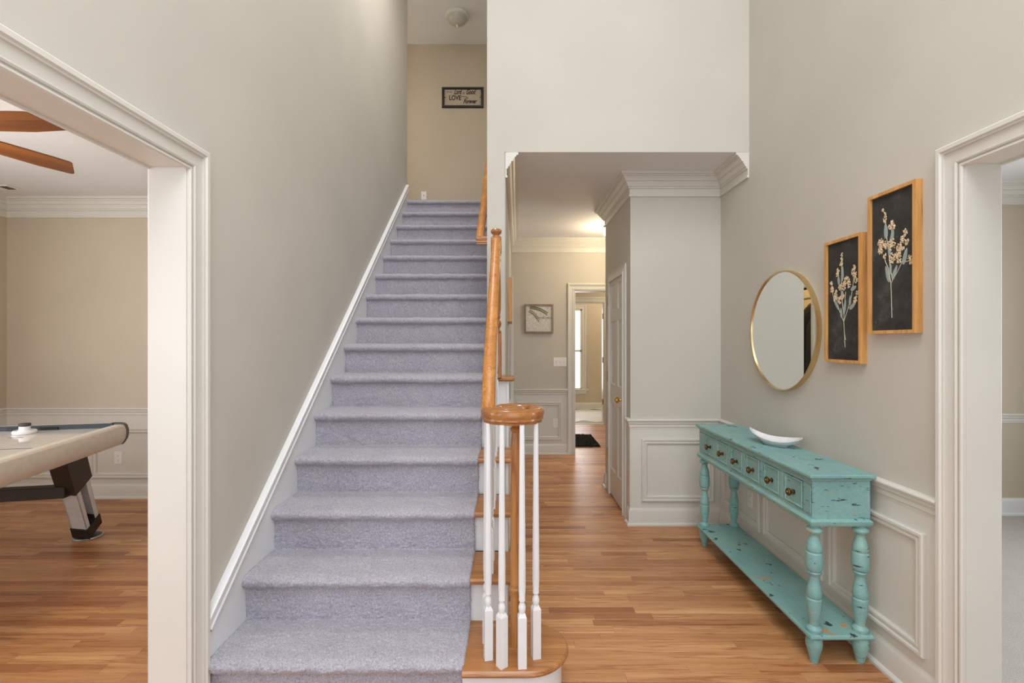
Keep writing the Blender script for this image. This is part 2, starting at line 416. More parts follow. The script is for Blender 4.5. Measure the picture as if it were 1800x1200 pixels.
plank_rows(-.06, XR, 1.91, YR, 3.25)
plank_rows(XL, XR, 1.91 - 59 * .057, 1.91, 0)
plank_rows(-.06, 2.6, YR, YR + 81 * .057, 0)
plank_rows(-4.57, XL - .02, 1.91, 1.91 + 44 * .057, 3.2)
plank_rows(-4.57, XL - .02, 1.91 - 59 * .057, 1.91, 0)
o = rest.build('floorboards', M['floor'], floor); set_tint(o.data, rt); o['kind'] = 'stuff'
tb = MB()
c45 = math.cos(R(45))
for i in range(-14, 15):
    for j in range(-14, 15):
        cx, cy = 1.5 + (i - j) * .31 * c45, 9.2 + (i + j) * .31 * c45
        if .3 < cx < 2.9 and 8.55 < cy < 10.1:
            tb.box(-.152, .152, -.152, .152, -.01, .0, c=.002, mat=Matrix.Translation((cx, cy, 0)) @ Matrix.Rotation(R(45), 4, 'Z'))
o = tb.build('floor_tiles', M['tile'], tl); o['kind'] = 'stuff'
tag(MB().box(.62, 1.58, 8.32, 8.36, -.01, .008, c=.003).build('trim_9', M['trim']), 'white threshold strip between oak and tile', 'trim', None, 'structure')

# trim -----------------------------------------------------------
CAS = [(0, 0), (0, .010), (.004, .015), (.010, .015), (.010, .009), (.017, .009), (.017, .016), (.022, .019), (.028, .017), (.030, .012), (.064, .017), (.064, .025), (.070, .025), (.074, .032), (.088, .032), (.093, .027), (.093, 0)]
def casing(parent, path, N, name='casing'):
    return MB().sweep(CAS, path, N).build(name, M['trim'], parent)
BASE = [(0, 0), (.030, 0), (.030, .012), (.024, .020), (.016, .022), (.016, .108), (.012, .120), (.006, .128), (.004, .138), (0, .138)]
RAIL = [(0, -.075), (.006, -.075), (.008, -.062), (.012, -.058), (.012, -.040), (.020, -.030), (.020, -.018), (.030, -.012), (.033, -.004), (.030, .002), (.024, .005), (0, .005)]
CROWN = [(0, -.172), (.014, -.172), (.014, -.160), (.008, -.157), (.008, -.112), (.018, -.110), (.018, -.098), (.026, -.096), (.030, -.084), (.040, -.070), (.040, -.062), (.050, -.060), (.054, -.048), (.064, -.038), (.064, -.031), (.074, -.030), (.074, -.020), (.088, -.018), (.088, 0), (0, 0)]
PAN = [(0, 0), (0, .014), (.004, .020), (.014, .020), (.018, .012), (.026, .012), (.030, .016), (.038, .014), (.044, .008), (.044, 0)]
tn = [0]
def trim(label, mb, cat='trim', mat='trim'):
    tn[0] += 1
    return tag(mb.build('trim_%d' % tn[0], M[mat]), label, cat, None, 'structure')
def offs(p, nrm, d): return (p[0] + nrm[0] * d, p[1] + nrm[1] * d, p[2] if len(p) > 2 else 0)
def wainscot(label, p0, p1, panels, zt=.81, moulds=True, board=True):
    """interior lies to the left of p0->p1"""
    d = (Vector((p1[0], p1[1], 0)) - Vector((p0[0], p0[1], 0))); L = d.length; d.normalize(); n = Vector((0, 0, 1)).cross(d)
    P0 = Vector((p0[0], p0[1], 0))
    q = [P0 + n * 0, P0 + d * L, P0 + d * L + n * .005, P0 + n * .005]
    b = MB().add([(v.x, v.y, .02) for v in q] + [(v.x, v.y, zt - .02) for v in q], [(0, 1, 2, 3), (4, 5, 6, 7), (0, 1, 5, 4), (1, 2, 6, 5), (2, 3, 7, 6), (3, 0, 4, 7)])
    root = trim(label, b, 'wainscot')
    for a, c, za, zb in panels:
        A = P0 + d * a + n * .005; B = P0 + d * c + n * .005
        path = [(A.x, A.y, za), (B.x, B.y, za), (B.x, B.y, zb), (A.x, A.y, zb)][::-1]
        MB().sweep(PAN, path, n, closed=True).build('panel_moulding', M['trim'], root)
    return root
def run(profile, pts, z, name, parent):
    return MB().sweep(profile, [(x, y, z) for x, y in pts], (0, 0, 1)).build(name, M['trim'], parent)

# openings
def opening(name, label, xw, xo, y1, dirn):
    """cased opening in a side wall: xw = foyer face, xo = far face"""
    b = MB()
    lo, hi = min(xw, xo) - .002, max(xw, xo) + .002
    b.box(lo, hi, y1 - .017, y1, 0, 2.045); b.box(lo, hi, OP0, OP0 + .017, 0, 2.045); b.box(lo, hi, OP0, y1, 2.045, 2.062)
    root = tag(b.build(name, M['trim']), label, 'cased opening', None, 'structure')
    yi, ya = y1 - .012, OP0 + .012; zi = 2.040
    pts = [(yi, 0), (yi, zi), (ya, zi), (ya, 0)]
    for xx, N in ((xw, dirn), (xo, -dirn)):
        p = [(xx, y, z) for y, z in pts]
        # outward = away from the opening
        if N > 0: p = p[::-1]
        # N x d must point away from opening centre
        d = Vector(p[1]) - Vector(p[0]); s = Vector((N, 0, 0)).cross(d)
        c = Vector((xx, (yi + ya) / 2, 0)) - Vector(p[0])
        if s.dot(c) > 0: p = p[::-1]
        casing(root, p, (N, 0, 0))
    return root
opening('door_2', 'wide cream cased opening to the game room', XL, XL - .128, OP1, 1)
opening('door_3', 'wide cream cased opening to the carpeted side room', XR, XR + .117, OR1, -1)

# foyer right wall + closet front + closet side
z0 = .185; z1 = .668
rw = wainscot('cream wainscot behind the teal console table', (XR, 1.822), (XR, 3.76), [(1.887 - 1.822, 2.455 - 1.822, z0, z1), (2.50 - 1.822, 3.09 - 1.822, z0, z1), (3.136 - 1.822, 3.70 - 1.822, z0, z1)])
cw = wainscot('white wainscot on the closet front face', (XR, 3.76), (.915, 3.76), [(XR - 1.555, XR - .998, z0, z1)])
wainscot('narrow wainscot strip beside the closet door', (.915, 3.76), (.915, 3.835), [])
run(RAIL, [(XR, 1.822), (XR, 3.76), (.915, 3.76), (.915, 3.832)], .815, 'chair_rail', rw)
run(BASE, [(XR, 1.822), (XR, 3.76), (.915, 3.76), (.915, 3.832)], 0, 'baseboard', rw)
run(BASE, [(.915, 4.70), (.915, 4.76), (2.6, 4.76)], 0, 'baseboard', cw)
# far wall
fw = wainscot('cream wainscot on the far hallway wall below the square picture', (.70, 6.115), (-.010, 6.115), [(.70 - .622, .70 - .064, .182, .658)])
run(RAIL, [(.70, 6.115), (-.010, 6.115)], .815, 'chair_rail', fw)
run(BASE, [(.70, 6.115), (-.010, 6.115)], 0, 'baseboard', fw)
hw = wainscot('wainscot on the left hallway wall', (hx(5.03), 5.03), (hx(3.33), 3.33), [])
run(RAIL, [(hx(5.03), 5.03), (hx(3.33), 3.33)], .815, 'chair_rail', hw)
run(BASE, [(hx(5.03), 5.03), (hx(3.33), 3.33)], 0, 'baseboard', hw)
# game room
gp = []
X0 = XL - .128
edges = [-1.40, -2.05, -2.13, -2.92, -3.00]
gw = wainscot('cream wainscot on the rear wall of the game room', (X0, 4.4), (-4.57, 4.4), [(.08, .70, z0, .635), (.78, 1.46, z0, .635), (1.54, 2.484, z0, .635), (2.564, 3.20, z0, .635)])
run(RAIL, [(X0, 4.4), (-4.57, 4.4), (-4.57, 2.6)], .815, 'chair_rail', gw)
run(BASE, [(X0, 4.4), (-4.57, 4.4), (-4.57, -1.4)], 0, 'baseboard', gw)
wainscot('wainscot on the left wall of the game room', (-4.57, 4.4), (-4.57, 2.6), [(.08, .85, z0, .635), (.93, 1.7, z0, .635)])
# side room
sb = trim('white baseboard along the rear wall of the side room', MB().sweep(BASE, [(4.6, 3.98, 0), (XR + .117, 3.98, 0)], (0, 0, 1)), 'baseboard', 'white')
run(RAIL, [(4.6, 3.98), (XR + .117, 3.98)], .825, 'chair_rail', sb)
# crowns
trim('crown moulding around the lower hallway ceiling', MB().sweep(CROWN, [(XR, 3.312, ZC), (XR, 3.76, ZC), (.915, 3.76, ZC), (.915, 4.76, ZC), (2.6, 4.76, ZC)], (0, 0, 1)), 'crown moulding')
trim('crown moulding on the far and left hallway walls', MB().sweep(CROWN, [(2.6, 6.115, ZC), (-.010, 6.115, ZC), (-.045, 3.312, ZC)], (0, 0, 1)), 'crown moulding')
trim('crown moulding of the game room', MB().sweep(CROWN, [(X0, -1.4, ZC), (X0, 4.4, ZC), (-4.57, 4.4, ZC), (-4.57, -1.4, ZC)], (0, 0, 1)), 'crown moulding')
trim('crown moulding of the side room', MB().sweep(CROWN, [(4.6, -1.4, ZC), (4.6, 3.98, ZC), (XR + .117, 3.98, ZC), (XR + .117, -1.4, ZC)], (0, 0, 1)), 'crown moulding')
# rear room trim
rb = trim('baseboard of the rear tiled room', MB().sweep(BASE, [(3.0, 10.2, 0), (.2, 10.2, 0)], (0, 0, 1)), 'baseboard')
def doorcase(name, label, x0, x1, y, yb, zt, sideN=-1):
    b = MB().box(x0 - .002, x0 + .016, y - .002, yb + .002, 0, zt).box(x1 - .016, x1 + .002, y - .002, yb + .002, 0, zt).box(x0, x1, y - .002, yb + .002, zt - .016, zt)
    root = tag(b.build(name, M['trim']), label, 'door frame', None, 'structure')
    a, c, zz = x0 + .010, x1 - .010, zt - .010
    casing(root, [(a, y, 0), (a, y, zz), (c, y, zz), (c, y, 0)], (0, -1, 0))
    casing(root, [(c, yb, 0), (c, yb, zz), (a, yb, zz), (a, yb, 0)], (0, 1, 0))
    return root
def hinge(parent, x0, x1, y0, y1, z, axis_xy, mat='brass'):
    b = MB().box(x0, x1, y0, y1, z - .045, z + .045, c=.0007)
    b.lathe([(.005, -.048), (.006, -.046), (.006, .046), (.005, .048)], 10, c=(axis_xy[0], axis_xy[1], z))
    return b.build('hinge', M[mat], parent)
d4 = doorcase('door_4', 'cream framed doorway at the end of the hallway', .78, 1.56, 6.115, 6.235, 2.062)
for z in (1.82, 1.10, .38): hinge(d4, .796, .799, 6.185, 6.235, z, (.803, 6.232))
d5 = doorcase('door_5', 'cream framed doorway to the tiled rear room', .62, 1.58, 8.35, 8.47, 2.092)
for z in (1.85, 1.10, .38): hinge(d5, 1.561, 1.564, 8.352, 8.40, z, (1.556, 8.348), 'bronze')

# closet door (faces -X)
dc = MB().box(.914, 1.0, 3.885, 3.897, 0, 2.05).box(.914, 1.0, 4.603, 4.615, 0, 2.05).box(.914, 1.0, 3.885, 4.615, 2.038, 2.05)
door = tag(dc.build('door_1', M['trim']), 'cream six panel closet door in the side of the hallway block', 'door', None, 'structure')
MB().sweep([(a * .85, b_ * .62) for a, b_ in CAS], [(.915, 3.897, 0), (.915, 3.897, 2.045), (.915, 4.607, 2.045), (.915, 4.607, 0)], (-1, 0, 0)).build('casing', M['trim'], door)
leaf = MB()
DX = .914; ya, yb = 3.900, 4.600
cols = [(ya + .10, (ya + yb) / 2 - .04), ((ya + yb) / 2 + .04, yb - .10)]
rws = [(.25, .86), (1.03, 1.60), (1.70, 1.93)]
# stiles and rails around recessed panels
zs = [.012, .25, .86, 1.03, 1.60, 1.70, 1.93, 2.034]
for i in (0, 2, 4, 6): leaf.box(DX, DX + .035, ya, yb, zs[i], zs[i + 1])
for c0, c1 in ((ya, cols[0][0]), (cols[0][1], cols[1][0]), (cols[1][1], yb)):
    for r0, r1 in rws: leaf.box(DX, DX + .035, c0, c1, r0, r1)
lf = leaf.build('door_leaf', M['trim'], door)
for c0, c1 in cols:
    for r0, r1 in rws:
        p = MB()
        def ring(i, x): return [(x, c0 + i, r0 + i), (x, c1 - i, r0 + i), (x, c1 - i, r1 - i), (x, c0 + i, r1 - i)]
        p.grid([ring(0, DX), ring(.008, DX + .010), ring(.016, DX + .011), ring(.040, DX + .003), ring(.045, DX + .002)], close=True)
        p.add(ring(.045, DX + .002), [(0, 1, 2, 3)])
        p.build('door_panel', M['trim'], lf)
kn = MB(); kb = Matrix.Translation((DX, 4.0, .935)) @ Matrix.Rotation(R(-90), 4, 'Y')
kn.lathe([(.001, 0), (.030, .0), (.031, .004), (.024, .009), (.011, .012), (.010, .030), (.016, .036), (.025, .044), (.027, .054), (.022, .064), (.010, .069), (.001, .070)], 20, mat=kb)
kn.build('door_knob', M['brass'], lf)
for z in (1.81, 1.09, .37): hinge(door, .906, .916, 4.592, 4.606, z, (.904, 4.600))

# window of the rear room
wn = MB().box(.75, 1.47, 10.19, 10.21, .40, .44).box(.75, .79, 10.19, 10.25, .42, 2.1).box(1.43, 1.47, 10.19, 10.25, .42, 2.1).box(.75, 1.47, 10.19, 10.25, 2.06, 2.1).box(.75, 1.47, 10.19, 10.25, 1.2, 1.24)
win = tag(wn.build('window_1', M['trim']), 'tall white window in the rear tiled room', 'window', None, 'structure')
casing(win, [(.76, 10.2, .42), (.76, 10.2, 2.09), (1.46, 10.2, 2.09), (1.46, 10.2, .42)], (0, -1, 0))
MB().box(.64, 1.60, 10.13, 10.2, .40, .425, c=.005).build('window_sill', M['trim'], win)
MB().box(.66, 1.57, 10.18, 10.2, .32, .40, c=.004).build('window_apron', M['trim'], win)
MB().box(.79, 1.43, 10.235, 10.24, .44, 2.06).build('window_pane', M['skyw'], win)
for k in range(30): MB().box(.80, 1.37, 10.212, 10.234, .50 + k * .051, .503 + k * .051).build('blind_slat', M['white'], win)

# light windows behind the viewer and in side rooms (real openings, simple frames)
def frame_open(name, label, corners, N):
    b = MB().sweep([(0, 0), (0, .03), (.09, .03), (.09, 0)], corners, N, closed=True)
    return tag(b.build(name, M['trim']), label, 'window', None, 'structure')
frame_open('window_2', 'large upper foyer window behind the viewer', [(-.95, YF, 3.05), (1.35, YF, 3.05), (1.35, YF, 5.1), (-.95, YF, 5.1)], (0, 1, 0))

# ------------------------------------------------------------------ staircase
T, RS, Y0 = .254, .1994, 1.836
XA, XB = -1.160, -.002          # body
stair = empty('staircase', (-.6, 1.8, 0), 'oak and white staircase climbing beside the left wall under grey carpet', 'staircase')
def tread(k):
    yf = Y0 + .254 * k + .006; yb_ = yf + T + .03; zt = RS * (k + 1) - .010; th = .026
    b = MB(); r = .012
    prof = []
    for i in range(7):
        a = R(-90 - 30 * i); prof.append((yf + .013 + .013 * math.cos(a), zt - .013 + .013 * math.sin(a)))
    x1 = XB + .016
    sec = prof + [(yb_, zt), (yb_, zt - th)]
    n = len(sec)
    b.box(XA, -.19, yf + .035, yb_, zt - th, zt - .008)
    vs = [(-.19, y, z) for y, z in sec] + [(x1 - .008, y, z) for y, z in sec]
    # rounded return at the open end
    mid = zt - .013
    vs2 = [(x1, min(max(y, yf + .010), yb_), mid + (z - mid) * .45) for y, z in sec]
    vs += vs2
    fs = [tuple(range(n)), tuple(range(2 * n, 3 * n))[::-1]]
    for s in (0, n):
        fs += [(s + i, s + (i + 1) % n, s + n + (i + 1) % n, s + n + i) for i in range(n)]
    return b.add(vs, fs).build('tread', M['oakx'], stair)
for k in range(1, 6):
    if k == 5:
        b = MB().box(XA, -.172, Y0 + T * 5 + .05, Y0 + T * 6 + .03, RS * 6 - .036, RS * 6 - .018).box(-.19, .016, Y0 + T * 5 + .006, 3.308, RS * 6 - .036, RS * 6 - .010, c=.009)
        b.build('tread', M['oakx'], stair)
    else: tread(k)
# bullnose starting step
def bull(r, yb, x_in):
    cx, cy = .055, 1.972
    p = [(XA, 1.90), (-.186, 1.90), (-.186, cy - r), (cx, cy - r)]
    p += [(cx + r * math.sin(R(a)), cy - r * math.cos(R(a))) for a in range(8, 180, 8)]
    p += [(cx, cy + r), (x_in, cy + r), (x_in, yb), (XA, yb)]
    return p
b = MB(); th0 = RS - .010
lay = [(.158, th0 - .026), (.166, th0 - .024), (.171, th0 - .018), (.173, th0 - .012), (.170, th0 - .005), (.163, th0)]
rows = [[(x, y, z) for x, y in bull(r, 2.16, -.004)] for r, z in lay]
b.grid(rows, close=True); b.add(rows[0], [tuple(range(len(rows[0])))[::-1]]); b.add(rows[-1], [tuple(range(len(rows[-1])))])
b.build('tread', M['oakx'], stair)
MB().prism(bull(.145, 2.14, -.02), 0, th0 - .024).build('riser', M['white'], stair)
for k in range(1, 15):
    yk = Y0 + T * k + .050; xr = -.022 if k < 6 else -.172
    MB().box(XA, xr, yk, yk + .018, RS * k - .012, RS * (k + 1) - .034).build('riser', M['white'], stair)
# hall side stringer panel (sawtooth) + solid core
saw = [(2.13, 0)]
for k in range(1, 6):
    yk = Y0 + T * k + .036; saw += [(yk, RS * k - .034), (yk, RS * (k + 1) - .036)]
saw += [(3.308, RS * 6 - .036), (3.308, 0)]
saw[1] = (saw[1][0], RS - .034)
saw.insert(1, (2.13, RS - .034)); 
mt = Matrix(((0, 0, 1, 0), (1, 0, 0, 0), (0, 1, 0, 0), (0, 0, 0, 1)))
b = MB().prism(saw, -.034, -.020, mat=mt); b.build('stringer', M['white'], stair)
# wall skirt with cap
def nz(y): return RS + (y - Y0) * RS / T
sk = [(1.86, 0), (1.86, nz(1.86) + .075), (5.44, nz(5.44) + .075), (5.44, 2.9), (5.3, 2.7), (2.05, 0)]
MB().prism(sk, XL + .001, XL + .018, mat=mt).build('skirt_board', M['white'], stair)
capp = [(0, 0), (0, .020), (.006, .026), (.020, .028), (.026, .022), (.044, .022), (.050, .030), (.062, .030), (.066, .022), (.066, 0)]
MB().sweep(capp, [(XL + .001, 1.876, nz(1.876) + .066), (XL + .001, 5.46, nz(5.46) + .066)], (1, 0, 0)).build('skirt_cap', M['white'], stair)

# carpet runner (dense tufted surface)
def carpet():
    pts = []     # (y,z) outline upwards
    def arc(cy, cz, r, a0, a1, n):
        return [(cy + r * math.cos(R(a0 + (a1 - a0) * i / n)), cz + r * math.sin(R(a0 + (a1 - a0) * i / n))) for i in range(n + 1)]
    for k in range(15):
        yn = Y0 + T * k; zt = RS * (k + 1); zb = RS * k + (.0 if k else .0)
        yr = yn + .036
        pts += [(yr, zb + .001), (yr - .001, zt - .062), (yr - .004, zt - .050)]
        pts += arc(yn + .024, zt - .024, .024, 270, 185, 5)
        pts += [(yn + .052 + .052 * math.cos(R(a)), zt - .024 + .025 * math.sin(R(a))) for a in range(176, 88, -9)]
        pts += [(yn + .12, zt + .001)] if k < 14 else [(yn + .10, zt), (yn + 1.165, zt)]
    P = np.array(pts); seg = np.linalg.norm(np.diff(P, axis=0), axis=1); cum = np.concatenate([[0], np.cumsum(seg)])
    s = 0; S = [0]
    while s < cum[-1]:
        y = np.interp(s, cum, P[:, 0]); s += .0042 if y < 2.6 else (.006 if y < 3.6 else .009); S.append(min(s, cum[-1]))
    S = np.array(S); Y = np.interp(S, cum, P[:, 0]); Z = np.interp(S, cum, P[:, 1])
    ty = np.gradient(Y); tz = np.gradient(Z); l = np.hypot(ty, tz) + 1e-9; ny, nzz = -tz / l, ty / l
    xa, xb = -1.161, -.183; nx = int((xb - xa) / .0055); X = np.linspace(xa, xb, nx)
    rg = np.random.default_rng(5)
    n = len(S)
    def smooth(a, k):
        for _ in range(k): a = (a + np.roll(a, 1, 0) + np.roll(a, -1, 0) + np.roll(a, 1, 1) + np.roll(a, -1, 1)) / 5
        return a / (a.std() + 1e-9)
    hi = rg.standard_normal((n, nx)); d = .0013 * hi / 1.0 + .0008 * smooth(rg.standard_normal((n, nx)), 2) + .0012 * smooth(rg.standard_normal((n, nx)), 40)
    jx = rg.standard_normal((n, nx)) * .0012
    VX = X[None, :] + jx; VY = Y[:, None] + ny[:, None] * d; VZ = Z[:, None] + nzz[:, None] * d
    V = np.stack([VX, VY, VZ], -1)
    # tucked edge on the open side
    e = V[:, -1].copy(); e[:, 0] += .002; e[:, 1] -= ny * .016; e[:, 2] -= nzz * .016
    V = np.concatenate([V, e[:, None]], 1); nx += 1
    idx = np.arange(n * nx).reshape(n, nx)
    F = np.stack([idx[:-1, :-1], idx[:-1, 1:], idx[1:, 1:], idx[1:, :-1]], -1).reshape(-1, 4)
    me = bpy.data.meshes.new('carpet_runner'); me.vertices.add(n * nx); me.vertices.foreach_set('co', V.reshape(-1))
    me.loops.add(F.size); me.loops.foreach_set('vertex_index', F.reshape(-1).astype(np.int32))
    me.polygons.add(len(F)); me.polygons.foreach_set('loop_start', np.arange(0, F.size, 4, dtype=np.int32))
    me.update(calc_edges=True); me.materials.append(M['carpet'])
    me.polygons.foreach_set('use_smooth', [True] * len(F))
    o = bpy.data.objects.new('carpet_runner', me); col.objects.link(o)
    tag(o, 'lilac grey tufted carpet covering the staircase from floor to landing', 'carpet', None, 'stuff')
carpet()

# ------------------------------------------------------------------ stair railing
rail = empty('stair_railing', (-.098, 1.96, RS), 'golden oak stair railing with round volute and white tapered balusters', 'railing')
HR = [(-.018, .010), (-.026, .010), (-.027, -.010), (-.018, -.010)]
def rail_prof(w=.028, h=.029):
    # symmetric handrail section: first coord = height, second = width
    c = [(-h, w * .62), (-h * .72, w * .66), (-h * .55, w * .86), (-h * .30, w * .80), (-h * .05, w * .92), (h * .25, w), (h * .6, w * .92), (h * .88, w * .62), (h, w * .25)]
    return c + [(a, -b_) for a, b_ in reversed(c)]
RP = rail_prof()
# sloped rail in the YZ plane: N=+X, side = N x d = X x Y = Z (height)
ease = [(1.952, 1.127), (1.975, 1.129), (1.995, 1.137), (2.015, 1.155), (2.040, 1.190), (2.070, 1.238), (2.100, 1.277), (2.140, 1.320), (3.06, 1.320 + .92 * RS / T)]
def ez(y):
    return float(np.interp(y, [e[0] for e in ease], [e[1] for e in ease]))
MB().sweep(RP, [(-.098, y, z) for y, z in ease], (1, 0, 0)).build('handrail', M['oaky'], rail)
vc = (.002, 1.952)
vp = []
for i in range(0, 58):
    a = R(180 + i * 9.5); f = i / 57
    r = .100 - (.0 if f < .35 else (f - .35) * .108)
    vp.append((vc[0] + r * math.cos(a), vc[1] + r * math.sin(a), 1.127))
VP = [(b_, a) for a, b_ in RP]
vol = MB().sweep(VP, vp, (0, 0, 1))
vol.lathe([(.001, 1.098), (.040, 1.098), (.042, 1.110), (.040, 1.118), (.046, 1.130), (.046, 1.142), (.038, 1.152), (.012, 1.157), (.001, 1.157)], 28, c=(vc[0], vc[1], 0))
vol.build('volute', M['oakv'], rail)
# slim turned newel under the volute
b = MB()
zb_ = RS - .010
b.lathe([(.021, zb_), (.022, zb_ + .01), (.020, zb_ + .02), (.022, zb_ + .20), (.022, zb_ + .215), (.026, zb_ + .222), (.026, zb_ + .232), (.022, zb_ + .238), (.024, zb_ + .245), (.024, zb_ + .255), (.021, zb_ + .265),
         (.0225, zb_ + .35), (.0215, 1.00), (.017, 1.045), (.016, 1.050), (.022, 1.056), (.024, 1.062), (.022, 1.068), (.016, 1.074), (.020, 1.090), (.026, 1.102)], 24, c=(.016, 1.965, 0))
b.build('newel_post', M['oakz'], rail)
def baluster(x, y, zb, zt, rot=0, sq=.016, hs=.19):
    b = MB(); m4 = Matrix.Translation((x, y, 0)) @ Matrix.Rotation(rot, 4, 'Z')
    b.box(-sq, sq, -sq, sq, zb, zb + hs, mat=m4)
    # chamfered top of the square, then turned
    rows = []
    for q, z in ((sq, zb + hs), (sq * .55, zb + hs + .016)):
        rows.append([tuple(m4 @ Vector((sx * q, sy * q, z))) for sx, sy in ((-1, -1), (1, -1), (1, 1), (-1, 1))])
    b.grid(rows, close=True)
    z = zb + hs + .008; L = zt - z
    b.lathe([(.010, z), (.013, z + .016), (.014, z + .026), (.012, z + .036), (.0085, z + .044), (.0085, z + .048), (.0125, z + .052), (.0125, z + .058), (.0115, z + .062), (.0135, z + .10), (.0135, z + .16), (.0095, zt - .02), (.0095, zt)], 16, c=(x, y, 0))
    return b.build('baluster', M['white'], rail)
baluster(-.092, 1.885, zb_, 1.10, R(12)); baluster(-.038, 1.838, zb_, 1.10, R(38)); baluster(.038, 1.836, zb_, 1.10, R(5)); baluster(.093, 1.892, zb_, 1.10, R(14))
baluster(-.104, 1.990, zb_, 1.10, 0)
for k in range(1, 6):
    for dy in (.075, .202):
        y = Y0 + T * k + dy
        if y > 3.0: continue
        baluster(-.098, y, RS * (k + 1) - .010, ez(y) - .026)
# upper newel
nx_, ny_ = -.100, 3.090; zb6 = RS * 6 - .010
up = MB()
up.box(nx_ - .033, nx_ + .033, ny_ - .033, ny_ + .033, zb6, zb6 + .28, c=.003)
up.box(nx_ - .033, nx_ + .033, ny_ - .033, ny_ + .033, 1.975, 2.075, c=.004)
up.lathe([(.030, 1.466), (.033, 1.476), (.030, 1.486), (.022, 1.494), (.022, 1.500), (.030, 1.512), (.033, 1.530), (.028, 1.548), (.021, 1.556), (.026, 1.566), (.028, 1.572), (.024, 1.582), (.029, 1.62), (.030, 1.75), (.026, 1.88), (.021, 1.915), (.028, 1.925), (.030, 1.934), (.024, 1.944), (.022, 1.950), (.030, 1.962), (.031, 1.976)], 24, c=(nx_, ny_, 0))
up.build('newel_post', M['oakz'], rail)
MB().lathe([(.030, 2.074), (.028, 2.082), (.018, 2.088), (.018, 2.092), (.030, 2.100), (.035, 2.110), (.034, 2.120), (.026, 2.129), (.010, 2.134), (.001, 2.135)], 24, c=(nx_, ny_, 0)).build('newel_cap', M['oakx'], rail)

# wall handrail
wr = empty('wall_handrail', (-.17, 3.36, 2.1), 'golden oak wall handrail on the upper stair wall', 'handrail')
hz0 = 2.115
pts = [(-.222, 3.355, hz0), (-.222, 5.35, hz0 + 1.995 * RS / T)]
MB().sweep(RP, pts, (1, 0, 0)).build('handrail', M['oaky'], wr)
MB().sweep(RP, [(-.244, 3.362, hz0), (-.170, 3.362, hz0)], (0, -1, 0)).build('rail_return', M['oakx'], wr)
for y in (3.50, 4.6):
    zz = hz0 + (y - 3.355) * RS / T
    b = MB().lathe([(.001, 0), (.030, 0), (.030, .006), (.012, .010), (.001, .010)], 16, mat=Matrix.Translation((-.170, y, zz - .085)) @ Matrix.Rotation(R(-90), 4, 'Y'))
    b.sweep([(.006 * math.cos(R(t)), .006 * math.sin(R(t))) for t in range(0, 360, 45)], [(-.172, y, zz - .085), (-.205, y, zz - .080), (-.220, y, zz - .060), (-.222, y, zz - .025)], (0, 1, 0))
    b.build('rail_bracket', M['brass'], wr)

# ------------------------------------------------------------------ console table
ct = empty('console_table', (1.44, 2.765, 0), 'long distressed teal console table with six small drawers against the right wall', 'table')
TX0, TX1, TY0, TY1 = 1.292, 1.580, 2.107, 3.42
def frame_rows(b, lay, x0, x1, y0, y1, cap=True):
    """lay: [(inset, z)] stack of rectangles"""
    rows = [[(x0 + i, y0 + i, z), (x1 - i, y0 + i, z), (x1 - i, y1 - i, z), (x0 + i, y1 - i, z)] for i, z in lay]
    b.grid(rows, close=True)
    if cap: b.add(rows[0], [(3, 2, 1, 0)]); b.add(rows[-1], [(0, 1, 2, 3)])
    return b
b = frame_rows(MB(), [(.020, .800), (.018, .806), (.012, .810), (.010, .816), (.004, .820), (0, .824), (0, .833), (.003, .837)], TX0, TX1, TY0, TY1)
b.build('table_top', M['teal'], ct)
bx0, bx1, by0, by1 = TX0 + .020, TX1 - .014, TY0 + .020, TY1 - .020
b = MB().box(bx0 + .006, bx1, by0, by1, .640, .802)
b.build('case', M['teal'], ct)
b = frame_rows(MB(), [(.016, .606), (.010, .610), (.006, .616), (.004, .630), (.010, .636), (.016, .640), (.020, .650)], TX0 + .002, TX1 - .004, TY0 + .004, TY1 - .004)
b.build('lower_moulding', M['teal'], ct)
ky = [2.264 + .1912 * i for i in range(6)]
fx = bx0 + .006
# face frame: stiles between drawers with reeded strips
ff = MB(); ff.box(bx0, fx, by0, by1, .640, .658).box(bx0, fx, by0, by1, .788, .802)
sty = [by0] + [k for kk in ky for k in (kk - .074, kk + .074)] + [by1]
for i in range(0, len(sty), 2):
    a, c = sty[i], sty[i + 1]
    ff.box(bx0, fx, a, c, .658, .788)
    ff.box(bx0 - .004, bx0, a + .004, c - .004, .660, .786, c=.0015)
ff.build('face_frame', M['teal'], ct)
kmb = [(.001, 0), (.009, 0), (.010, .003), (.006, .006), (.0055, .014), (.010, .019), (.0155, .024), (.016, .029), (.013, .033), (.007, .034), (.006, .037), (.001, .038)]
for k in ky:
    b = MB().box(bx0 + .001, fx + .004, k - .071, k + .071, .661, .785)
    b.sweep([(0, 0), (0, .004), (.004, .007), (.009, .004), (.010, 0)], [(bx0 + .001, k - .071, .661), (bx0 + .001, k + .071, .661), (bx0 + .001, k + .071, .785), (bx0 + .001, k - .071, .785)][::-1], (-1, 0, 0), closed=True)
    dr = b.build('drawer', M['teal'], ct)
    MB().lathe([(r_ * 1.15, z_) for r_, z_ in kmb], 18, mat=Matrix.Translation((bx0 + .001, k, .717)) @ Matrix.Rotation(R(-90), 4, 'Y')).build('knob', M['bronze'], dr)
sh = frame_rows(MB(), [(.008, .116), (.002, .120), (0, .126), (.002, .134), (.006, .138)], TX0 + .004, TX1 - .004, TY0 + .004, TY1 - .004)
sh.build('lower_shelf', M['teal'], ct)
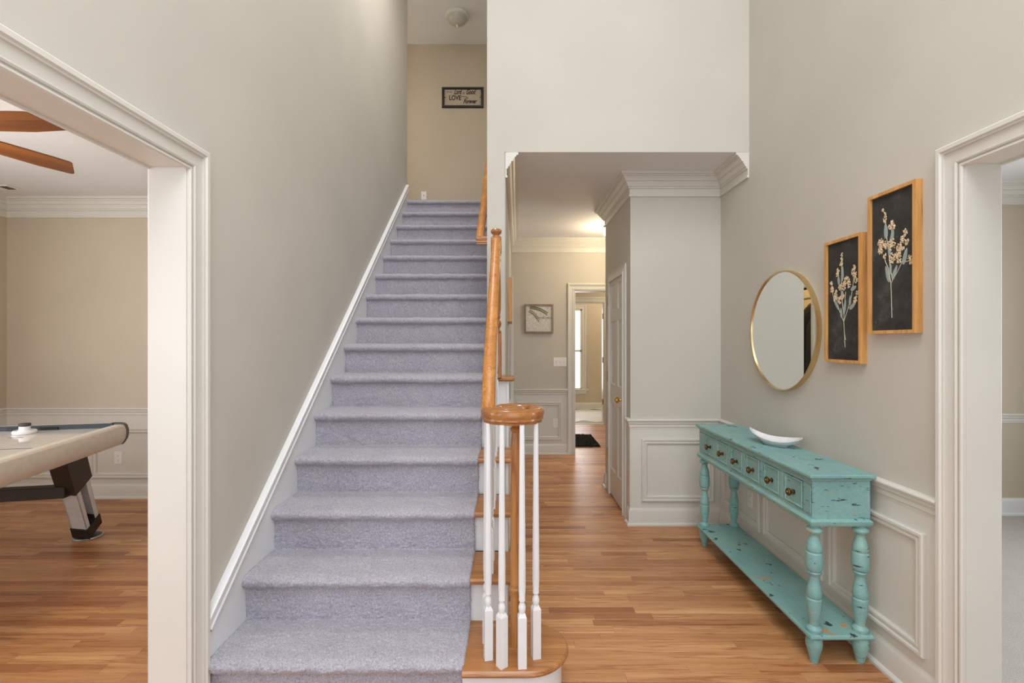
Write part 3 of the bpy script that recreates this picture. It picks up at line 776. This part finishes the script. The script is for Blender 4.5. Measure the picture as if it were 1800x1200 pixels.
LP = [(.020, .609), (.022, .600), (.031, .592), (.033, .584), (.030, .576), (.022, .570), (.019, .564), (.019, .556), (.024, .540), (.030, .515), (.032, .500), (.030, .494), (.028, .489), (.033, .484), (.034, .466), (.0345, .440), (.033, .418), (.030, .410), (.026, .404), (.030, .399),
      (.027, .392), (.021, .382), (.0205, .372), (.024, .350), (.029, .320), (.031, .300), (.029, .291), (.027, .286), (.031, .281), (.031, .262), (.029, .235), (.024, .200), (.020, .175), (.020, .165), (.026, .158), (.031, .152), (.032, .144), (.030, .137)]
FT = [(.024, .118), (.030, .112), (.033, .100), (.034, .086), (.032, .070), (.026, .045), (.020, .022), (.017, .006), (.016, .0005)]
for lx in (TX0 + .044, TX1 - .040):
    for ly in (TY0 + .044, TY1 - .044):
        MB().lathe([(.030 + (r_ - .030) * 1.12, z_) for r_, z_ in LP[::-1]], 26, c=(lx, ly, 0)).build('leg', M['teal'], ct)
        MB().lathe(FT[::-1], 26, c=(lx, ly, 0)).build('foot', M['teal'], ct)

# leaf-shaped dish ----------------------------------------------
dish = MB(); ang = math.atan2(-.30, .115)   # long axis direction towards the near tip
ctr = Vector((1.478, 2.735, .8375)); ca, sa = math.cos(ang), math.sin(ang)
def dpt(u, v, z): return (ctr.x + u * ca - v * sa, ctr.y + u * sa + v * ca, ctr.z + z)
NA = 48
def outline(k, th):
    c, s = math.cos(th), math.sin(th)
    L, W = .165, .080
    tip = abs(c) ** 5
    u = L * c * (1 + .02 * tip); v = W * s * (abs(s) ** .35)
    return u * k, v * k
def rim(th):
    c, s = math.cos(th), math.sin(th)
    return .040 + .024 * abs(c) ** 3 * (1 if c < 0 else .75) + .011 * math.sin(2 * th + .4)
rows = []
for k, zf, sgn in ((.42, 0, 0), (.46, 0, 0), (.44, .10, 0), (.62, .22, 0), (.85, .62, 0), (.97, .94, 0), (1.0, 1.0, 0), (.975, 1.0, 0), (.93, .88, 0), (.78, .52, 0), (.5, .24, 0), (.2, .18, 0), (.01, .18, 0)):
    rows.append([dpt(*outline(k, 2 * math.pi * i / NA), rim(2 * math.pi * i / NA) * zf) for i in range(NA)])
dish.grid(rows, close=True)
dish.add(rows[0], [tuple(range(NA))])
tag(dish.build('dish', M['porc'], ang=60, loc=(ctr.x, ctr.y, ctr.z)), 'white leaf-shaped ceramic dish on the teal console table', 'dish')

# ------------------------------------------------------------------ mirror
mr = empty('wall_mirror', (XR, 2.885, 1.48), 'large round mirror in a thin brushed gold frame on the right wall', 'mirror')
Mm = Matrix.Translation((XR, 2.885, 1.48)) @ Matrix.Rotation(R(-90), 4, 'Y')
MB().lathe([(.001, .002), (.346, .002), (.346, .016), (.001, .016)], 96, mat=Matrix.Translation((XR - .003, 2.885, 1.48)) @ Matrix.Rotation(R(.43), 4, 'Z') @ Matrix.Rotation(R(-90), 4, 'Y')).build('mirror_glass', M['mirror'], mr, ang=20)
b = MB(); rr = [(.346, .0), (.354, .0), (.354, .028), (.350, .030), (.346, .028)]
rows = [[tuple(Mm @ Vector((r * math.cos(2 * math.pi * i / 96), r * math.sin(2 * math.pi * i / 96), z))) for i in range(96)] for r, z in rr + [rr[0]]]
b.grid(rows, close=True); b.build('frame', M['goldframe'], mr)

# ------------------------------------------------------------------ botanical pictures
def botanical(yn, yf, zb, zt, label, stems, leaves, clusters, crop):
    root = empty('framed_picture', (XR, (yn + yf) / 2, (zb + zt) / 2), label, 'picture', 'botanical pictures on the right wall')
    xf = XR - .031; fwid = .014
    b = MB()
    b.sweep([(0, 0), (fwid, 0), (fwid, .031), (0, .031)], [(XR, yf - fwid, zb + fwid), (XR, yn + fwid, zb + fwid), (XR, yn + fwid, zt - fwid), (XR, yf - fwid, zt - fwid)][::-1], (-1, 0, 0), closed=True)
    # make sure the band lies outside of the path
    b.build('frame', M['pine'], root)
    xb = XR - .020
    MB().box(xb, XR - .001, yn + fwid, yf - fwid, zb + fwid, zt - fwid).build('print_board', M['chalk'], root)
    cx0, cx1, tl_, tr_, bt = crop
    def mp(cx, cy):
        u = (cx - cx0) / (cx1 - cx0); t = tl_ + (tr_ - tl_) * u; v = (cy - t) / (bt - t)
        return (yf - fwid - u * (yf - yn - 2 * fwid), zt - fwid - v * (zt - zb - 2 * fwid))
    rn = random.Random(len(label))
    s = MB()
    for st in stems:
        q = [mp(*p) for p in st]; n = len(q)
        for i in range(n - 1):
            (y0_, z0_), (y1_, z1_) = q[i], q[i + 1]; dy, dz = y1_ - y0_, z1_ - z0_; l = math.hypot(dy, dz) or 1; w = .0017
            oy, oz = -dz / l * w, dy / l * w
            s.add([(xb, y0_ + oy, z0_ + oz), (xb, y0_ - oy, z0_ - oz), (xb, y1_ - oy, z1_ - oz), (xb, y1_ + oy, z1_ + oz), (xb - .0015, y0_, z0_), (xb - .0015, y1_, z1_)],
                  [(0, 3, 5, 4), (1, 4, 5, 2), (0, 4, 1), (3, 2, 5)])
    s.build('stem', M['stemc'], root)
    for (cx, cy, L, W, a) in leaves:
        y, z = mp(cx, cy); m = MB(); vs = []
        n = 14
        for i in range(n):
            t = 2 * math.pi * i / n; u = L * math.cos(t); v = W * math.sin(t) * (1 - .25 * math.cos(t))
            vs.append((xb - .0005, y - (u * math.sin(R(a)) + v * math.cos(R(a))), z + (u * math.cos(R(a)) - v * math.sin(R(a)))))
        vs.append((xb - .003, y, z)); fs = [(i, (i + 1) % n, n) for i in range(n)]
        m.add(vs, fs).build('leaf', M['leafg'], root)
    for ci, (cx, cy, rad, cnt) in enumerate(clusters):
        y, z = mp(cx, cy); m = MB()
        for _ in range(int(cnt * 1.5)):
            aa = rn.uniform(0, 6.28); rr_ = rad * math.sqrt(rn.random()); yy, zz = y + rr_ * math.cos(aa) * .8, z + rr_ * math.sin(aa)
            pr = rn.uniform(.0028, .0046); n = 7; xo = xb - rn.uniform(.001, .003); ph = rn.uniform(0, 6)
            vs = [(xo + .001, yy + pr * (1 + .35 * math.cos(3 * i)) * math.cos(ph + i * .898), zz + pr * (1 + .35 * math.cos(3 * i)) * math.sin(ph + i * .898)) for i in range(n)] + [(xo - .0015, yy, zz)]
            m.add(vs, [(i, (i + 1) % n, n) for i in range(n)], mi=rn.choice((0, 0, 1)))
        m.build('blossom_cluster', [M['petal'], M['petal2']], root)
    return root
botanical(1.910, 2.166, 1.4495, 2.055, 'higher nearer pine framed print of dried flowers on black', [
    [(195, 1030), (192, 900), (188, 790)], [(188, 790), (235, 705), (262, 645), (285, 560)], [(188, 790), (172, 690), (150, 640), (135, 590)], [(200, 770), (178, 650), (190, 500), (195, 400)], [(262, 645), (300, 640), (318, 630)], [(178, 640), (160, 480), (148, 320), (133, 280)]],
    [(153, 425, .034, .011, -4), (197, 462, .030, .010, 12), (165, 725, .038, .010, -16), (215, 712, .030, .009, 24), (283, 605, .034, .010, 16), (178, 570, .022, .008, -10), (185, 690, .024, .007, 4)],
    [(133, 282, .007, 7), (148, 312, .009, 8), (148, 345, .015, 13), (197, 365, .012, 10), (186, 402, .014, 12), (214, 398, .009, 8), (118, 515, .022, 30), (118, 558, .018, 20), (158, 520, .018, 22), (195, 520, .024, 30), (287, 440, .014, 14), (268, 490, .015, 14), (293, 505, .013, 12), (245, 545, .020, 22), (268, 540, .012, 10), (240, 590, .019, 20), (200, 615, .022, 26), (245, 625, .018, 16), (315, 618, .011, 9), (321, 648, .011, 9), (146, 600, .010, 8)],
    (52, 345, 212, 102, 1116))
botanical(2.210, 2.466, 1.314, 1.913, 'lower farther pine framed print of dried flowers on black beside the mirror', [
    [(210, 965), (205, 860), (200, 760)], [(200, 760), (230, 660), (258, 560), (272, 440), (280, 330)], [(200, 760), (160, 660), (120, 580), (100, 480)], [(200, 760), (205, 640), (215, 520)], [(200, 700), (180, 540), (183, 300), (187, 225)], [(232, 655), (280, 600), (300, 540)], [(205, 860), (214, 905)]],
    [(190, 375, .038, .009, 2), (160, 430, .022, .009, -6), (275, 490, .020, .010, 70), (248, 588, .024, .008, 4), (268, 632, .026, .009, 55), (140, 620, .038, .009, -35), (208, 640, .034, .009, 10), (180, 690, .026, .008, -8), (190, 545, .022, .008, 0)],
    [(187, 220, .008, 7), (184, 262, .010, 9), (182, 296, .014, 12), (158, 345, .012, 11), (152, 382, .013, 12), (282, 320, .011, 10), (274, 355, .016, 16), (285, 385, .016, 16), (293, 425, .013, 11), (100, 460, .013, 12), (105, 505, .015, 15), (140, 525, .015, 15), (135, 570, .018, 20), (165, 590, .019, 22), (190, 560, .015, 14), (225, 430, .021, 26), (240, 460, .016, 16), (200, 470, .022, 28), (172, 485, .015, 14), (300, 530, .011, 9), (290, 575, .014, 12), (283, 600, .010, 8)],
    (72, 325, 150, 75, 1066))

# ------------------------------------------------------------------ far wall picture, side picture, plates
fp = empty('framed_picture', (.337, 6.115, 1.703), 'small square grey wood framed sprig picture on the far hallway wall', 'picture')
b = MB().sweep([(0, 0), (.018, 0), (.018, .035), (0, .035)], [(.175, 6.115, 1.541), (.500, 6.115, 1.541), (.500, 6.115, 1.865), (.175, 6.115, 1.865)][::-1], (0, -1, 0), closed=True)
b.build('frame', M['greywood'], fp)
MB().box(.172, .503, 6.097, 6.114, 1.538, 1.868).build('print_board', M['print'], fp)
sp = MB()
rn = random.Random(4)
for (xa, za, xb2, zb2, n, cnt) in ((.225, 1.845, .43, 1.765, 16, 0), (.215, 1.80, .33, 1.68, 10, 1)):
    for i in range(n):
        t = i / (n - 1); x = xa + (xb2 - xa) * t; z = za + (zb2 - za) * t + .02 * math.sin(t * 3)
        for sg in (-1, 1):
            a = R(-25 + sg * 55); L, W = .017, .0055
            vs = []
            for j in range(8):
                th = j * math.pi / 4; u = L * (math.cos(th) + 1) / 2 * 1.6; v = W * math.sin(th)
                vs.append((x + u * math.cos(a) - v * math.sin(a), 6.0955, z + u * math.sin(a) + v * math.cos(a)))
            sp.add(vs, [tuple(range(8))], mi=cnt)
sp.build('sprig', [M['moss'], M['greywood']], fp)
def text(body, size, mat4, mat, parent, name='lettering', shear=0, bold=False):
    cu = bpy.data.curves.new('t', 'FONT'); cu.body = body; cu.size = size; cu.shear = shear; cu.extrude = .0006
    cu.offset = .0024 if bold else 0; cu.align_x = 'CENTER'
    to = bpy.data.objects.new('t', cu); col.objects.link(to)
    dg = bpy.context.evaluated_depsgraph_get(); me = bpy.data.meshes.new_from_object(to.evaluated_get(dg))
    bpy.data.objects.remove(to)
    me.transform(mat4); me.transform(parent.matrix_basis.inverted()); me.materials.clear(); me.materials.append(mat)
    o = bpy.data.objects.new(name, me); col.objects.link(o); o.parent = parent; return o
FY = Matrix.Rotation(R(90), 4, 'X')
text('Thank you', .052, Matrix.Translation((.385, 6.0955, 1.70)) @ FY, M['greywood'], fp, shear=.3)
# picture on the left hallway wall, seen edge-on
ep = empty('framed_picture', (-.03, 4.3, 1.76), 'tan wood framed picture on the left hallway wall seen edge-on', 'picture')
b = MB().sweep([(0, 0), (.02, 0), (.02, .042), (0, .042)], [(-.040, 4.02, 1.60), (-.040, 4.56, 1.60), (-.040, 4.56, 1.92), (-.040, 4.02, 1.92)][::-1], (1, 0, 0), closed=True)
b.build('frame', M['pine'], ep)
MB().box(-.040, -.015, 4.03, 4.55, 1.61, 1.91).build('print_board', M['paper'], ep)

def plate(kind, pos, n, label, group=None):
    """n: unit normal of the wall (horizontal)"""
    P = Vector(pos); N = Vector(n); S = Vector((0, 0, 1)).cross(N)
    m4 = Matrix.Translation(P) @ Matrix(((S.x, N.x, 0, 0), (S.y, N.y, 0, 0), (0, 0, 1, 0), (0, 0, 0, 1)))
    # local: x side, y outward, z up
    root = empty('light_switch' if kind == 'switch' else 'wall_outlet', pos, label, 'switch' if kind == 'switch' else 'outlet', group)
    wd = .0845 if kind == 'switch' else .0355
    if kind == 'cable': wd = .036
    MB().box(-wd, wd, 0, .005, -.057, .057, c=.002, mat=m4).build('cover_plate', M['plate'], root)
    if kind == 'outlet':
        for zc in (-.0195, .0195):
            s = MB().lathe([(.016, 0), (.016, .0015), (.001, .0015)], 18, mat=m4 @ Matrix.Translation((0, .005, zc)) @ Matrix.Rotation(R(-90), 4, 'X'))
            rc = s.build('receptacle', M['plate'], root)
            t = MB()
            for xs in (-.006, .006): t.box(xs - .001, xs + .001, .0062, .0070, zc - .002, zc + .006, mat=m4)
            t.box(-.002, .002, .0062, .0070, zc - .010, zc - .006, mat=m4)
            t.build('slots', M['slot'], root)
    elif kind == 'switch':
        for xs in (-.046, 0, .046):
            MB().box(xs - .005, xs + .005, .004, .014, -.002, .012, c=.001, mat=m4).build('toggle', M['plate'], root)
            MB().box(xs - .007, xs + .007, .0045, .0056, -.014, .014, mat=m4).build('toggle_slot', M['trim'], root)
    else:
        MB().lathe([(.006, 0), (.006, .008), (.001, .008)], 12, mat=m4 @ Matrix.Translation((0, .005, 0)) @ Matrix.Rotation(R(-90), 4, 'X')).build('cable_jack', M['bronze'], root)
    return root
plate('outlet', (.55, 6.110, .393), (0, -1, 0), 'white outlet low on the far hallway wainscot')
plate('switch', (.604, 6.115, 1.16), (0, -1, 0), 'white three toggle switch plate left of the far doorway')
plate('outlet', (-3.556, 4.395, .366), (0, -1, 0), 'white outlet on the game room wainscot right of the table leg')
plate('outlet', (XR - .005, 3.28, .355), (-1, 0, 0), 'white outlet on the wainscot behind the console table')
plate('cable', (-1.19, 6.57, 3.385), (0, -1, 0), 'small beige wall plate just above the top stair landing')

# ------------------------------------------------------------------ upstairs sign and dome light
sg = empty('wall_sign', (-.664, 6.57, 4.705), 'black framed lettered sign reading Lord is Good and LOVE Forever upstairs', 'sign')
sx0, sx1, sz0, sz1 = -.945, -.384, 4.566, 4.843
b = MB().sweep([(0, 0), (.034, 0), (.034, .018), (.026, .030), (.010, .030), (0, .016)], [(sx0 + .034, 6.57, sz0 + .034), (sx1 - .034, 6.57, sz0 + .034), (sx1 - .034, 6.57, sz1 - .034), (sx0 + .034, 6.57, sz1 - .034)][::-1], (0, -1, 0), closed=True)
b.build('frame', M['black'], sg)
MB().box(sx0 + .03, sx1 - .03, 6.556, 6.569, sz0 + .03, sz1 - .03).build('print_board', M['paper'], sg)
def st(body, size, x, z, sh=0, bold=False, xs=1): text(body, size, Matrix.Translation((x, 6.5552, z)) @ FY @ Matrix.Scale(xs, 4, (1, 0, 0)), M['ink'], sg, shear=sh, bold=bold)
st('For the', .024, -.845, 4.770, .4); st('Lord', .092, -.735, 4.748, .45, True, .54); st('is', .045, -.657, 4.748, .4); st('Good', .092, -.560, 4.748, .45, True, .56)
st('LOVE', .086, -.768, 4.670, 0, True, .78); st('endures', .026, -.650, 4.708, .3); st('His', .034, -.612, 4.686, .4); st('Forever', .080, -.570, 4.626, .45, True, .68)
fln = MB()
for xx in (-.902, -.427):
    for i, z in enumerate(np.linspace(sz0 + .05, sz1 - .05, 7)):
        fln.lathe([(.001, 0), (.009 if i == 3 else .005, 0), (.009 if i == 3 else .005, .0008), (.001, .0008)], 8, mat=Matrix.Translation((xx, 6.556, z)) @ Matrix.Rotation(R(90), 4, 'X'))
fln.build('scroll_border', M['ink'], sg)['kind'] = 'stuff'
dl = empty('ceiling_light', (-.675, 5.98, ZT), 'frosted dome ceiling light with finial over the upstairs landing', 'ceiling light')
MB().lathe([(.001, ZT), (.140, ZT), (.146, ZT - .012), (.140, ZT - .030), (.126, ZT - .040), (.001, ZT - .040)], 40, c=(-.675, 5.98, 0)).build('base_ring', M['trim'], dl)
MB().lathe([(.124, ZT - .036), (.120, ZT - .060), (.104, ZT - .085), (.076, ZT - .106), (.040, ZT - .120), (.010, ZT - .124)], 40, c=(-.675, 5.98, 0)).build('glass_dome', M['shade'], dl)
MB().lathe([(.012, ZT - .122), (.014, ZT - .128), (.008, ZT - .134), (.013, ZT - .142), (.010, ZT - .152), (.001, ZT - .156)], 16, c=(-.675, 5.98, 0)).build('finial', M['plate'], dl)
dn = empty('added_downlight', (-.67, 3.7, ZT), 'added downlight ring around the stair fill light, out of frame', 'ceiling light')  # unseen fixture, added to go with the stairwell fill
MB().lathe([(.115, ZT - .001), (.16, ZT - .001), (.165, ZT - .008), (.16, ZT - .012), (.115, ZT - .012)], 32, c=(-.67, 3.7, 0), cap=False).build('trim_ring', M['plate'], dn)
pd = empty('added_pendant', (.35, .8, ZT), 'added pendant stem above the foyer fill light, out of frame', 'lamp')  # unseen pendant, added to go with the foyer point fill
MB().lathe([(.001, ZT), (.07, ZT), (.07, ZT - .02), (.008, ZT - .03), (.008, 4.34), (.05, 4.33), (.05, 4.30), (.001, 4.30)], 20, c=(.35, .8, 0)).build('stem', M['brass'], pd)
# hallway lamp
hl = empty('ceiling_light', (1.10, 5.42, ZC), 'small lit ceiling lamp peeking past the closet corner in the hallway', 'ceiling light')
MB().lathe([(.001, ZC), (.075, ZC), (.078, ZC - .012), (.060, ZC - .022), (.030, ZC - .030), (.001, ZC - .030)], 28, c=(1.10, 5.42, 0)).build('base_plate', M['steel'], hl)
for dx, nm in ((-.055, 'bulb'), (.055, 'bulb')):
    MB().lathe([(.012, ZC - .020), (.014, ZC - .032), (.030, ZC - .052), (.036, ZC - .075), (.030, ZC - .098), (.014, ZC - .110), (.001, ZC - .112)], 20, c=(1.10 + dx, 5.42, 0)).build(nm, M['bulb'], hl)

# ------------------------------------------------------------------ ceiling fan (game room)
HX, HY, HZ = -2.70, 2.18, 2.40
fan = empty('ceiling_fan', (HX, HY, ZC), 'ceiling fan with dark walnut blades in the game room', 'ceiling fan')
MB().lathe([(.001, ZC), (.065, ZC), (.068, ZC - .02), (.030, ZC - .055), (.013, ZC - .06), (.013, HZ + .09), (.001, HZ + .09)], 24, c=(HX, HY, 0)).build('downrod', M['bronze'], fan)
MB().lathe([(.001, HZ + .10), (.05, HZ + .095), (.095, HZ + .07), (.105, HZ + .03), (.100, HZ - .02), (.075, HZ - .05), (.001, HZ - .055)], 32, c=(HX, HY, 0)).build('motor_housing', M['bronze'], fan)
MB().lathe([(.070, HZ - .055), (.115, HZ - .070), (.125, HZ - .090), (.110, HZ - .125), (.070, HZ - .150), (.020, HZ - .160), (.001, HZ - .160)], 32, c=(HX, HY, 0)).build('light_bowl', M['bulb'], fan)
for i in range(5):
    a = R(.6 + 72 * i)
    poly = [(.17, -.052), (.30, -.068), (.50, -.074), (.575, -.072), (.592, -.064), (.656, .030), (.660, .042), (.652, .052), (.50, .066), (.30, .060), (.17, .048)]
    m4 = Matrix.Translation((HX, HY, HZ)) @ Matrix.Rotation(a, 4, 'Z') @ Matrix.Rotation(R(-11), 4, 'X')
    me = MB().prism(poly, -.004, .004)
    o = bpy.data.objects.new('blade', me.mesh('blade', M['walnut'])); col.objects.link(o); o.parent = fan
    o.matrix_basis = fan.matrix_basis.inverted() @ m4
    ar = MB().box(.08, .24, -.016, .016, -.012, -.004, c=.002).box(.20, .28, -.03, .03, -.009, -.004)
    o2 = bpy.data.objects.new('blade_arm', ar.mesh('blade_arm', M['bronze'])); col.objects.link(o2); o2.parent = fan
    o2.matrix_basis = o.matrix_basis.copy()
vt = empty('air_vent', (-4.25, 4.05, ZC), 'small white air vent in the game room ceiling', 'vent')
MB().box(-4.41, -4.15, 3.99, 4.11, ZC - .010, ZC - .001, c=.003).build('vent_frame', M['plate'], vt)
for i in (6, 7, 8): MB().box(-4.39 + i * .026, -4.374 + i * .026, 4.01, 4.09, ZC - .013, ZC - .009).build('vent_slat', M['slot'], vt)

# ------------------------------------------------------------------ game table
GZ = .82
CX, CY = -2.79, 3.59
ug = Vector((.216, -.976, 0)).normalized(); wg = Vector((-.976, -.216, 0)).normalized()
G4 = Matrix(((ug.x, wg.x, 0, CX), (ug.y, wg.y, 0, CY), (0, 0, 1, 0), (0, 0, 0, 1)))   # local x along length, y across, origin at far right corner
GL, GW = 2.05, 1.36
gt = empty('game_table', (CX + ug.x * GL / 2 + wg.x * GW / 2, CY + ug.y * GL / 2 + wg.y * GW / 2, 0), 'ivory air hockey table with splayed legs in the game room', 'table')
def gbox(*q, c=0): return MB().box(*q, c=c, mat=G4)
side = [(-.075, 0), (-.060, .006), (-.012, .004), (.0, -.006), (.008, -.030), (.010, -.060), (.004, -.095), (-.010, -.122), (-.020, -.135), (-.075, -.135)]
def rail_run(p0, p1, name):
    b = MB(); d = (Vector(p1) - Vector(p0)).normalized(); out = Vector((0, 0, 1)).cross(d)
    rows = []
    for P in (p0, p1): rows.append([tuple(G4 @ (Vector(P) + out * a + Vector((0, 0, GZ + z)))) for a, z in side])
    b.grid(rows, close=True); b.add(rows[0], [tuple(range(len(side)))]); b.add(rows[1], [tuple(range(len(side)))])
    return b.build(name, M['ivory'], gt)
k_ = .12
# local frame is left-handed for z cross, so runs are ordered to face outwards
rail_run((GL - k_, 0, 0), (k_, 0, 0), 'side_rail')
o1 = rail_run((k_, GW, 0), (GL - k_, GW, 0), 'side_rail')
rail_run((0, k_, 0), (0, GW - k_, 0), 'end_rail'); rail_run((GL, GW - k_, 0), (GL, k_, 0), 'end_rail')
for cx_, cy_, a0 in ((k_, k_, 180), (GL - k_, k_, 270), (GL - k_, GW - k_, 0), (k_, GW - k_, 90)):
    rows = []
    for i in range(9):
        a = R(a0 + 90 * i / 8); rows.append([tuple(G4 @ Vector((cx_ + (k_ + s_ + .003) * math.cos(a), cy_ + (k_ + s_ + .003) * math.sin(a), GZ + z + (.003 if z > -.03 else -.002)))) for s_, z in side])
    b = MB().grid(rows, close=True); b.add(rows[0], [tuple(range(len(side)))]); b.add(rows[-1], [tuple(range(len(side)))])
    b.build('corner_cap', M['dgrey'], gt)
gbox(.07, GL - .07, .07, GW - .07, GZ - .10, GZ - .022).build('playfield', M['gloss'], gt)
gbox(.074, .092, .09, GW - .09, GZ - .03, GZ + .010, c=.003).build('end_bumper', M['navy'], gt)
gbox(.092, .100, .42, .72, GZ - .0225, GZ - .002).build('goal_slot', M['black'], gt)
for lx in (.36, .75, 1.3):
    gbox(lx, lx + .012, .45 if lx == .36 else .08, .53 if lx == .36 else GW - .08, GZ - .0222, GZ - .0215).build('playfield_line', M['navy'], gt)
def strut(p0, p1, secs, matn, name, twist=(0, 0, 1)):
    """secs: list of (x0,x1,y0,y1) boxes across the strut axis"""
    p0, p1 = Vector(p0), Vector(p1); z = (p1 - p0); L = z.length; z.normalize(); x = ug.copy(); x = (x - z * x.dot(z)).normalized(); y = z.cross(x)
    m4 = Matrix(((x.x, y.x, z.x, p0.x), (x.y, y.y, z.y, p0.y), (x.z, y.z, z.z, p0.z), (0, 0, 0, 1)))
    b = MB()
    for s_ in secs: b.box(s_[0], s_[1], s_[2], s_[3], s_[4] * L if len(s_) > 4 else 0, s_[5] * L if len(s_) > 4 else L, c=.002, mat=m4)
    return b.build(name, M[matn], gt)
def gl(x, y, z): return tuple(G4 @ Vector((x, y, z)))
for ex in (0, 1):
    for ey in (0, 1):
        fx_ = lambda v: v if ex == 0 else GL - v
        fy_ = lambda v: v if ey == 0 else GW - v
        top, bot = gl(fx_(.46), fy_(.16), .70), gl(fx_(.015), fy_(.285), .055)
        mid = tuple(np.array(top) * .62 + np.array(bot) * .38); low = tuple(np.array(top) * .13 + np.array(bot) * .87)
        strut(top, mid, [(-.085, .085, -.055, .055)], 'brown', 'leg_bracket')
        strut(mid, low, [(-.066, -.058, -.048, .048), (.058, .066, -.048, .048), (-.066, .066, .040 if ey == 0 else -.048, .048 if ey == 0 else -.040), (-.066, -.030, -.048, -.042), (.030, .066, -.048, -.042)], 'lwhite', 'leg')
        strut(low, bot, [(-.072, .072, -.054, .054)], 'black', 'leg_shoe')
        fx2 = gl(fx_(.0), fy_(.29), 0)
        b = MB().lathe([(.001, .0005), (.085, .0005), (.090, .006), (.086, .012), (.001, .012)], 30, c=(fx2[0], fx2[1], 0)); b.build('foot_disc', M['steel'], gt)
        MB().lathe([(.080, .012), (.050, .022), (.020, .030), (.015, .075)], 24, c=(fx2[0], fx2[1], 0)).build('foot_cup', M['black'], gt)
b = gbox(.33, .41, .20, GW - .20, .40, .475, c=.003); b.build('cross_bar', M['brown'], gt)
gbox(GL - .41, GL - .33, .20, GW - .20, .40, .475, c=.003).build('cross_bar', M['brown'], gt)
# mallet
mp_ = Vector((-3.268, 3.262, GZ - .0215))
ml = empty('hockey_mallet', mp_, 'white air hockey mallet with black felt cap standing on the ivory table', 'mallet')
MB().lathe([(.001, 0), (.060, 0), (.064, .006), (.064, .016), (.058, .024), (.036, .022), (.031, .026), (.029, .050), (.001, .050)], 32, c=mp_).build('mallet_body', M['porc'], ml)
MB().lathe([(.030, .050), (.032, .054), (.032, .066), (.028, .070), (.001, .070)], 28, c=mp_).build('felt_cap', M['dgrey'], ml)

# ------------------------------------------------------------------ doormat and coats
mt_ = MB(); rg = np.random.default_rng(2)
nx_m, ny_m = 60, 90
rows = [[(.66 + .53 * i / nx_m, 6.53 + .80 * j / ny_m, .012 + float(rg.random()) * .018) for i in range(nx_m + 1)] for j in range(ny_m + 1)]
for r_ in (0, ny_m): rows[r_] = [(x, y + float(rg.normal()) * .008, .0005) for x, y, z in rows[r_]]
for r_ in range(ny_m + 1):
    rows[r_][0] = (rows[r_][0][0], rows[r_][0][1], .0005); rows[r_][-1] = (rows[r_][-1][0] + float(rg.normal()) * .006, rows[r_][-1][1], .0005)
mt_.grid(rows)
tag(mt_.build('door_mat', M['mat'], loc=(.925, 6.93, 0)), 'black shaggy mat on the oak floor beyond the far doorway', 'mat')
rod = tag(MB().lathe([(.013, 0), (.013, .82)], 12, mat=Matrix.Translation((-.32, 5.03, 1.92)) @ Matrix.Rotation(R(-90), 4, 'X') @ Matrix.Scale(1.18, 4, (0, 0, 1))).build('closet_rod', M['steel']), 'steel clothes rod inside the coat closet', 'rod')
def coat(y, matn, label, zt=1.86, zb=.75, seed=1):
    rn = random.Random(seed); b = MB(); rows = []
    for j in range(15):
        t = j / 14; z = zt - (zt - zb) * t; wx = .05 + .18 * min(1, t * 5) ** .6 + .03 * t; wy = .030 + .026 * min(1, t * 4)
        rows.append([(-.32 + wx * math.cos(a) * (1 + .05 * math.sin(5 * a + seed)), y + wy * math.sin(a) * (1 + .18 * math.sin(7 * a + 3 * t)), z - .05 * (abs(math.cos(a)) if t < .3 else 0)) for a in [2 * math.pi * i / 28 for i in range(28)]])
    b.grid(rows, close=True); b.add(rows[0], [tuple(range(28))]); b.add(rows[-1], [tuple(range(28))])
    root = empty('hanging_coat', (-.32, y, 1.9), label, 'coat')
    b.build('coat_body', M[matn], root)
    MB().sweep([(.002 * math.cos(R(t)), .002 * math.sin(R(t))) for t in range(0, 360, 60)], [(-.32, y, 1.84), (-.32, y, 1.905), (-.340, y, 1.925), (-.338, y, 1.942), (-.32, y, 1.948), (-.304, y, 1.938)], (0, 1, 0)).build('hanger_hook', M['steel'], root)
coat(5.30, 'coat', 'dark brown coat hanging in the coat closet, seen in the mirror', seed=1)
coat(5.45, 'coat2', 'charcoal coat hanging behind the dark brown coat in the closet', seed=2)
coat(5.61, 'coat', 'second dark brown coat hanging deeper in the coat closet', seed=4)
cl = MB().box(-.175, -.034, 5.11, 5.125, 0, 2.05).box(-.175, -.034, 5.795, 5.81, 0, 2.05).box(-.175, -.034, 5.12, 5.8, 2.0, 2.052)
cf = tag(cl.build('door_6', M['trim']), 'cream framed coat closet doorway in the left hallway wall', 'door frame', None, 'structure')
casing(cf, [(hx(5.5), 5.120, 0), (hx(5.5), 5.120, 2.0), (hx(5.5), 5.800, 2.0), (hx(5.5), 5.800, 0)], (1, 0, 0))
